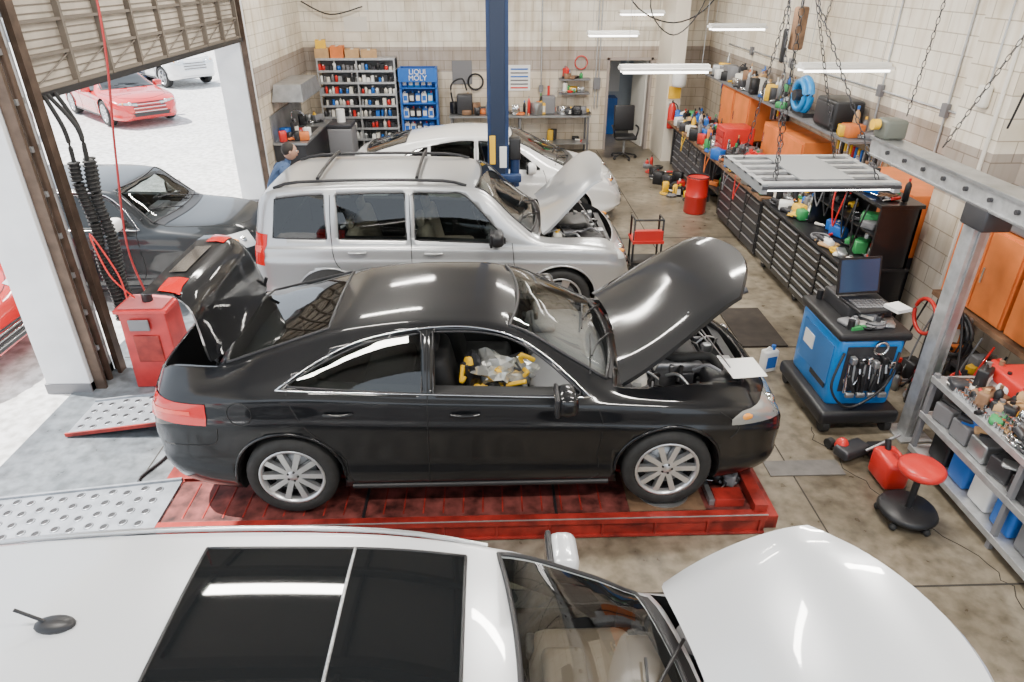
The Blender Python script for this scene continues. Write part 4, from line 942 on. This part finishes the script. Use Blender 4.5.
b=MB(); b.rbox((3.15,4.75,.08),(.3,.16,.1),dgrey,.03,rz=.4); b.sph((3.07,4.78,.1),(.06,.06,.08),redgl); b.tube(S([(3.25,4.7,.1),(3.4,4.68,.22),(3.48,4.66,.3)]),.014,steel); b.cyl((3.0,4.88,.05),(3.05,4.9,.05),.045,rubber); b.rbox((3.4,4.75,.06),(.2,.14,.12),black,.02); b.build('bottle_jack')
b=MB(); b.jug(2.95,6.25,0,.3,.17,white,blue,.3); b.build('coolant_jug')
b=MB(); b.lathe([(0,0),(.17,0),(.19,.02),(.19,.3),(.2,.31),(.19,.32),(.19,.6),(.2,.62),(.2,.64),(.17,.62),(0,.6)],(3.62,11.7,0),redgl,n=28); b.torus((3.62,11.7,.64),.19,.012,black); b.build('oily_waste_can')
b=MB(); b.bx(2.85,3.38,6.75,7.75,.001,.02,mat('rubber_mat',(.03,.022,.016),.8,noise=.3)); 
b.build('floor_mat',bevel=.004)
b=MB(); b.bx(2.35,3.0,4.5,4.7,.001,.01,mat('floor_plate',(.15,.14,.13),.5,.3,noise=.2)); b.build('floor_plate')
b=MB(); 
for x in(2.0,2.4):
    b.tube([(x,9.05,.1),(x,9.05,.75),(x,9.3,.75),(x,9.3,.1)],.015,black); 
b.bx(1.98,2.42,9.0,9.35,.1,.14,black); b.bx(1.98,2.42,9.0,9.35,.42,.46,redgl); b.bx(2.0,2.4,9.02,9.1,.46,.6,redgl); b.tube([(2.0,9.05,.75),(2.4,9.05,.75)],.015,black)
for x in(2.0,2.4):
    for y in(9.03,9.32): b.sph((x,y,.045),.045,rubber,10)
b.build('mechanic_cart')
b=MB(); clutter(b,3.3,3.83,12.3,15.0,0,34,101,.4,[yellow,black,redgl,dgrey,white,black,grey]); b.build('floor_containers')
b=MB(); b.rbox((3.05,15.7,.48),(.48,.48,.08),black,.03); b.rbox((3.05,15.93,.85),(.46,.08,.55),black,.03,rx=-.1); b.cyl((3.05,15.7,.1),(3.05,15.7,.45),.03,steel)
for s in(-1,1): b.tube(S([(3.05+s*.24,15.6,.48),(3.05+s*.28,15.6,.68),(3.05+s*.27,15.85,.7)]),.02,black)
for k in range(5):
    t=k*1.257; b.tube([(3.05,15.7,.12),(3.05+.28*math.cos(t),15.7+.28*math.sin(t),.07)],.018,black); b.sph((3.05+.28*math.cos(t),15.7+.28*math.sin(t),.035),.035,rubber,8)
b.build('office_chair')
b=MB(); clutter(b,1.7,1.94,4.1,4.38,.205,8,111,.08,[black,steel,dgrey,grey]); b.build('hand_tools')
b=MB(); b.M=Matrix.Translation((1.9,4.4,1.15))@Matrix.Rotation(.3,4,'Z'); b.add([(-.17,-.11,0),(.14,-.11,-.04),(.16,.11,.0),(-.14,.13,.03),(0,0,.03)],[(0,1,4),(1,2,4),(2,3,4),(3,0,4)],white,True); b.build('work_order_paper')
b=MB()
b.lump((.0,4.45,1.14),(.19,.13,.13),foil,1,.6); b.lump((.2,4.5,1.08),(.16,.12,.09),foil,2,.6); b.lump((-.16,4.42,1.13),(.08,.08,.17),black,3,.5)
ry=random.Random(6)
for k in range(16):
    c=Vector((ry.uniform(-.22,.27),4.36+ry.uniform(-.03,.1),1.0+ry.uniform(0,.25))); b.tube(S([c,c+Vector((ry.uniform(-.1,.1),-.02,ry.uniform(-.08,.1))),c+Vector((ry.uniform(-.15,.15),.02,ry.uniform(-.1,.1)))]),ry.choice([.010,.018]),ry.choice([yellow,yellow,black]),6)
b.lump((-.18,4.38,1.2),(.035,.03,.1),yellow,7,.4); b.lump((-.1,4.37,1.02),(.07,.03,.04),yellow,8,.5)
b.build('tool_bag')
# ---------------------------------------------------------------- hanging lights
def fixture(x0,x1,y,z,name='hanging_light',bars=2,dep=.3):
    b=MB(); 
    b.bx(x0,x1,y-dep/2,y+dep/2,z,z+.03,white); b.bx(x0,x1,y-dep*.2,y+dep*.2,z+.03,z+.07,white)
    for k in range(bars): yy=y-dep*.3+dep*.6*k/(bars-1); b.cyl((x0+.03,yy,z-.02),(x1-.03,yy,z-.02),.016,tube_em,n=10)
    for x in(x0+.1,x1-.1): b.tube([(x,y,z+.07),(x,y,5.2)],.004,steel,5)
    return b.build(name,bevel=.003)
fixture(1.75,2.95,9.7,2.62); fixture(1.95,2.95,14.6,2.68); fixture(3.75,4.7,12.6,2.93); fixture(3.85,4.98,8.95,2.72); fixture(2.8,3.75,16.0,2.98)
b=MB(); x0,x1,y0,y1,z=2.2,3.35,5.4,6.4,2.2; fg=mat('fixture_grey',(.32,.33,.34),.45,.4)
b.bx(x0,x0+.05,y0,y1,z-.01,z+.07,fg); b.bx(x1-.05,x1,y0,y1,z-.01,z+.07,fg); b.bx(x0+.35,x1-.35,y0+.1,y1-.1,z+.07,z+.085,fg)
for k in range(6):
    y=y0+.05+k*(y1-y0-.1)/5; b.bx(x0,x1,y-.07,y+.07,z+.03,z+.055,dgrey,top=.99); b.bx(x0,x1,y-.035,y+.035,z+.055,z+.075,galv); b.cyl((x0+.06,y,z+.015),(x1-.06,y,z+.015),.014,tube_em,n=10)
for x in(x0+.15,x1-.15):
    for y in(y0+.1,y1-.1): b.chain((x,y,z+.07),((x0+x1)/2-.45+(x-x0)*.25,(y0+y1)/2,3.6))
b.chain((2.35,5.9,3.6),(2.3,5.9,5.2),black,.02); b.chain((2.55,5.9,3.6),(2.5,5.9,5.2))
b.chain((2.38,5.6,z+.07),(2.3,5.6,5.2),black,.022)
b.build('high_bay_light')
b=MB(); b.tube(S([(2.0,12,4.2),(2.3,12,3.35),(3.0,12,3.05),(3.6,12,3.4),(3.7,12,4.2)]),.012,black,6); b.tube(S([(2.6,11.6,4.2),(2.5,11.6,3.3),(2.9,11.6,2.9),(3.3,11.6,3.3),(3.5,11.6,4.2)]),.010,black,6); b.build('hanging_cables')
b=MB(); b.chain((4.3,6.9,4.9),(3.9,6.5,2.6)); b.chain((3.6,7.5,4.95),(3.4,7.5,3.3)); b.chain((4.5,5.2,4.9),(4.0,6.0,2.42)); b.tube(S([(4.6,5.3,4.95),(4.4,5.6,3.6),(4.45,5.9,2.6)]),.010,black,6); b.build('hoist_chains')
b=MB(); b.rbox((3.9,9.3,3.15),(.16,.12,.5),brown,.03,rz=.3); b.rbox((3.75,9.3,2.95),(.05,.08,.4),black,.02); b.tube([(3.9,9.3,3.3),(3.9,9.3,5)],.006,black); b.build('hanging_pendant_control')
b=MB(); b.rbox((4.66,6.62,2.75),(.07,.14,.2),offwhite,.02); b.tube([(4.68,6.62,2.85),(4.68,6.62,5)],.01,galv,6); b.tube([(4.68,6.4,.9),(4.68,6.4,5)],.02,offwhite,8); b.build('wall_thermostat')
b=MB()
for y in(7.6,9.0,11.9): b.tube([(4.985,y,1.95),(4.985,y,5)],.014,galv,6)
b.tube([(4.985,7.2,2.45),(4.985,15.2,2.45)],.014,galv,6)
for y in(7.6,9.0,11.9,13.8): b.box((4.97,y,2.45),(.05,.1,.14),grey)
b.build('wall_conduit')
# ---------------------------------------------------------------- person
def person(loc,rz):
    root=empty('mechanic',loc,rz)
    J={'pel':((-.04,0,.92),.15),'wst':((.0,0,1.05),.14),'chs':((.10,0,1.23),.16),'nb':((.18,0,1.37),.09),'nk':((.22,0,1.43),.055),'hd':((.25,0,1.48),.05)}
    E=[('pel','wst'),('wst','chs'),('chs','nb'),('nb','nk'),('nk','hd')]
    for s,t in((-1,'r'),(1,'l')):
        J['hip'+t]=((-.03,s*.1,.86),.1);J['kn'+t]=((.05,s*.13,.48),.065);J['an'+t]=((0,s*.14,.1),.045);J['to'+t]=((.16,s*.15,.05),.04)
        J['sh'+t]=((.15,s*.2,1.34),.065);J['el'+t]=((.24,s*.27,1.08),.045);J['wr'+t]=((.44,s*.2,1.0),.03)
        E+=[('pel','hip'+t),('hip'+t,'kn'+t),('kn'+t,'an'+t),('an'+t,'to'+t),('nb','sh'+t),('sh'+t,'el'+t),('el'+t,'wr'+t)]
    ks=list(J); me=bpy.data.meshes.new('clothed_body'); me.from_pydata([J[k][0] for k in ks],[(ks.index(a),ks.index(c)) for a,c in E],[])
    o=bpy.data.objects.new('clothed_body',me); col.objects.link(o); o.parent=root; me.materials.append(cloth_b)
    o.modifiers.new('s','SKIN'); o.modifiers.new('ss','SUBSURF').levels=2; o.modifiers['ss'].render_levels=2
    for i,k in enumerate(ks): me.skin_vertices[0].data[i].radius=(J[k][1],)*2
    me.skin_vertices[0].data[0].use_root=True
    skin=mat('skin',(.45,.26,.18),.55); hair=mat('hair',(.02,.015,.012),.7); h=MB(); c=Vector((.28,0,1.58))
    h.sph(c,(.1,.078,.118),skin,20); h.sph(c+Vector((-.018,0,.028)),(.1,.083,.105),hair,20)
    h.rbox(c+Vector((.1,0,-.01)),(.03,.025,.04),skin,.012); h.rbox(c+Vector((.088,0,-.055)),(.02,.045,.012),mat('lips',(.35,.13,.1),.5),.005)
    for s in(-1,1):
        h.sph(c+Vector((.088,s*.032,.01)),(.014,.016,.01),white,10); h.sph(c+Vector((.099,s*.032,.01)),.006,black,8); h.sph(c+Vector((0,s*.08,-.005)),(.02,.012,.032),skin,10); h.box(c+Vector((.095,s*.032,.03)),(.01,.035,.006),hair)
        w=Vector(J['wr'+('l' if s>0 else 'r')][0]); h.rbox(w+Vector((.06,0,0)),(.1,.08,.03),skin,.014)
        for f in range(4): y=-.03+f*.02; ln=[.07,.08,.075,.06][f]; h.tube([w+Vector((.1,y,0)),w+Vector((.1+ln*.5,y,-.005)),w+Vector((.1+ln,y,-.03))],.009,skin,8)
        h.tube([w+Vector((.04,-s*.035,0)),w+Vector((.08,-s*.06,-.01)),w+Vector((.11,-s*.06,-.02))],.010,skin,8)
        h.rbox((.07,s*.145,.045),(.28,.1,.09),black,.035)
    h.build('head_and_hands',parent=root)
person((-3.08,9.75,-.03),.3)
# ---------------------------------------------------------------- lights
sc=bpy.context.scene
w=bpy.data.worlds.new('World'); sc.world=w; w.use_nodes=True; bg=w.node_tree.nodes['Background']
bg.inputs[0].default_value=(.80,.89,1,1); bg.inputs[1].default_value=2.4
def lamp(kind,name,loc,rot,e,size=1,sy=None,c=(1,1,1)):
    l=bpy.data.lights.new(name,kind); l.energy=e; l.color=c
    if kind=='AREA':
        l.size=size
        if sy: l.shape='RECTANGLE'; l.size_y=sy
    if kind=='SUN': l.angle=.009
    o=bpy.data.objects.new(name,l); o.location=loc; o.rotation_euler=rot; col.objects.link(o); return o
d=Vector((.5,-.12,-.86)); s=lamp('SUN','sun',(-10,5,12),(0,0,0),17,c=(1,.96,.9)); s.rotation_euler=d.to_track_quat('-Z','Y').to_euler()
for x in(-2,2.2):
    for y in(1.2,5.2,9.2,13.4):
        lamp('AREA','ceiling_lamp',(x,y,4.9),(0,0,0),225 if x>0 else 195,1.6,.25,(1,.95,.87))  # added area lights under the unseen ceiling, fill for the interior
cam=bpy.data.cameras.new('camera'); cam.lens=24.05; cam.sensor_width=36; cam.clip_end=300
co=bpy.data.objects.new('camera',cam); co.location=(0,0,3.8); co.rotation_euler=(math.radians(61.5),0,math.radians(-1.84)); col.objects.link(co); sc.camera=co
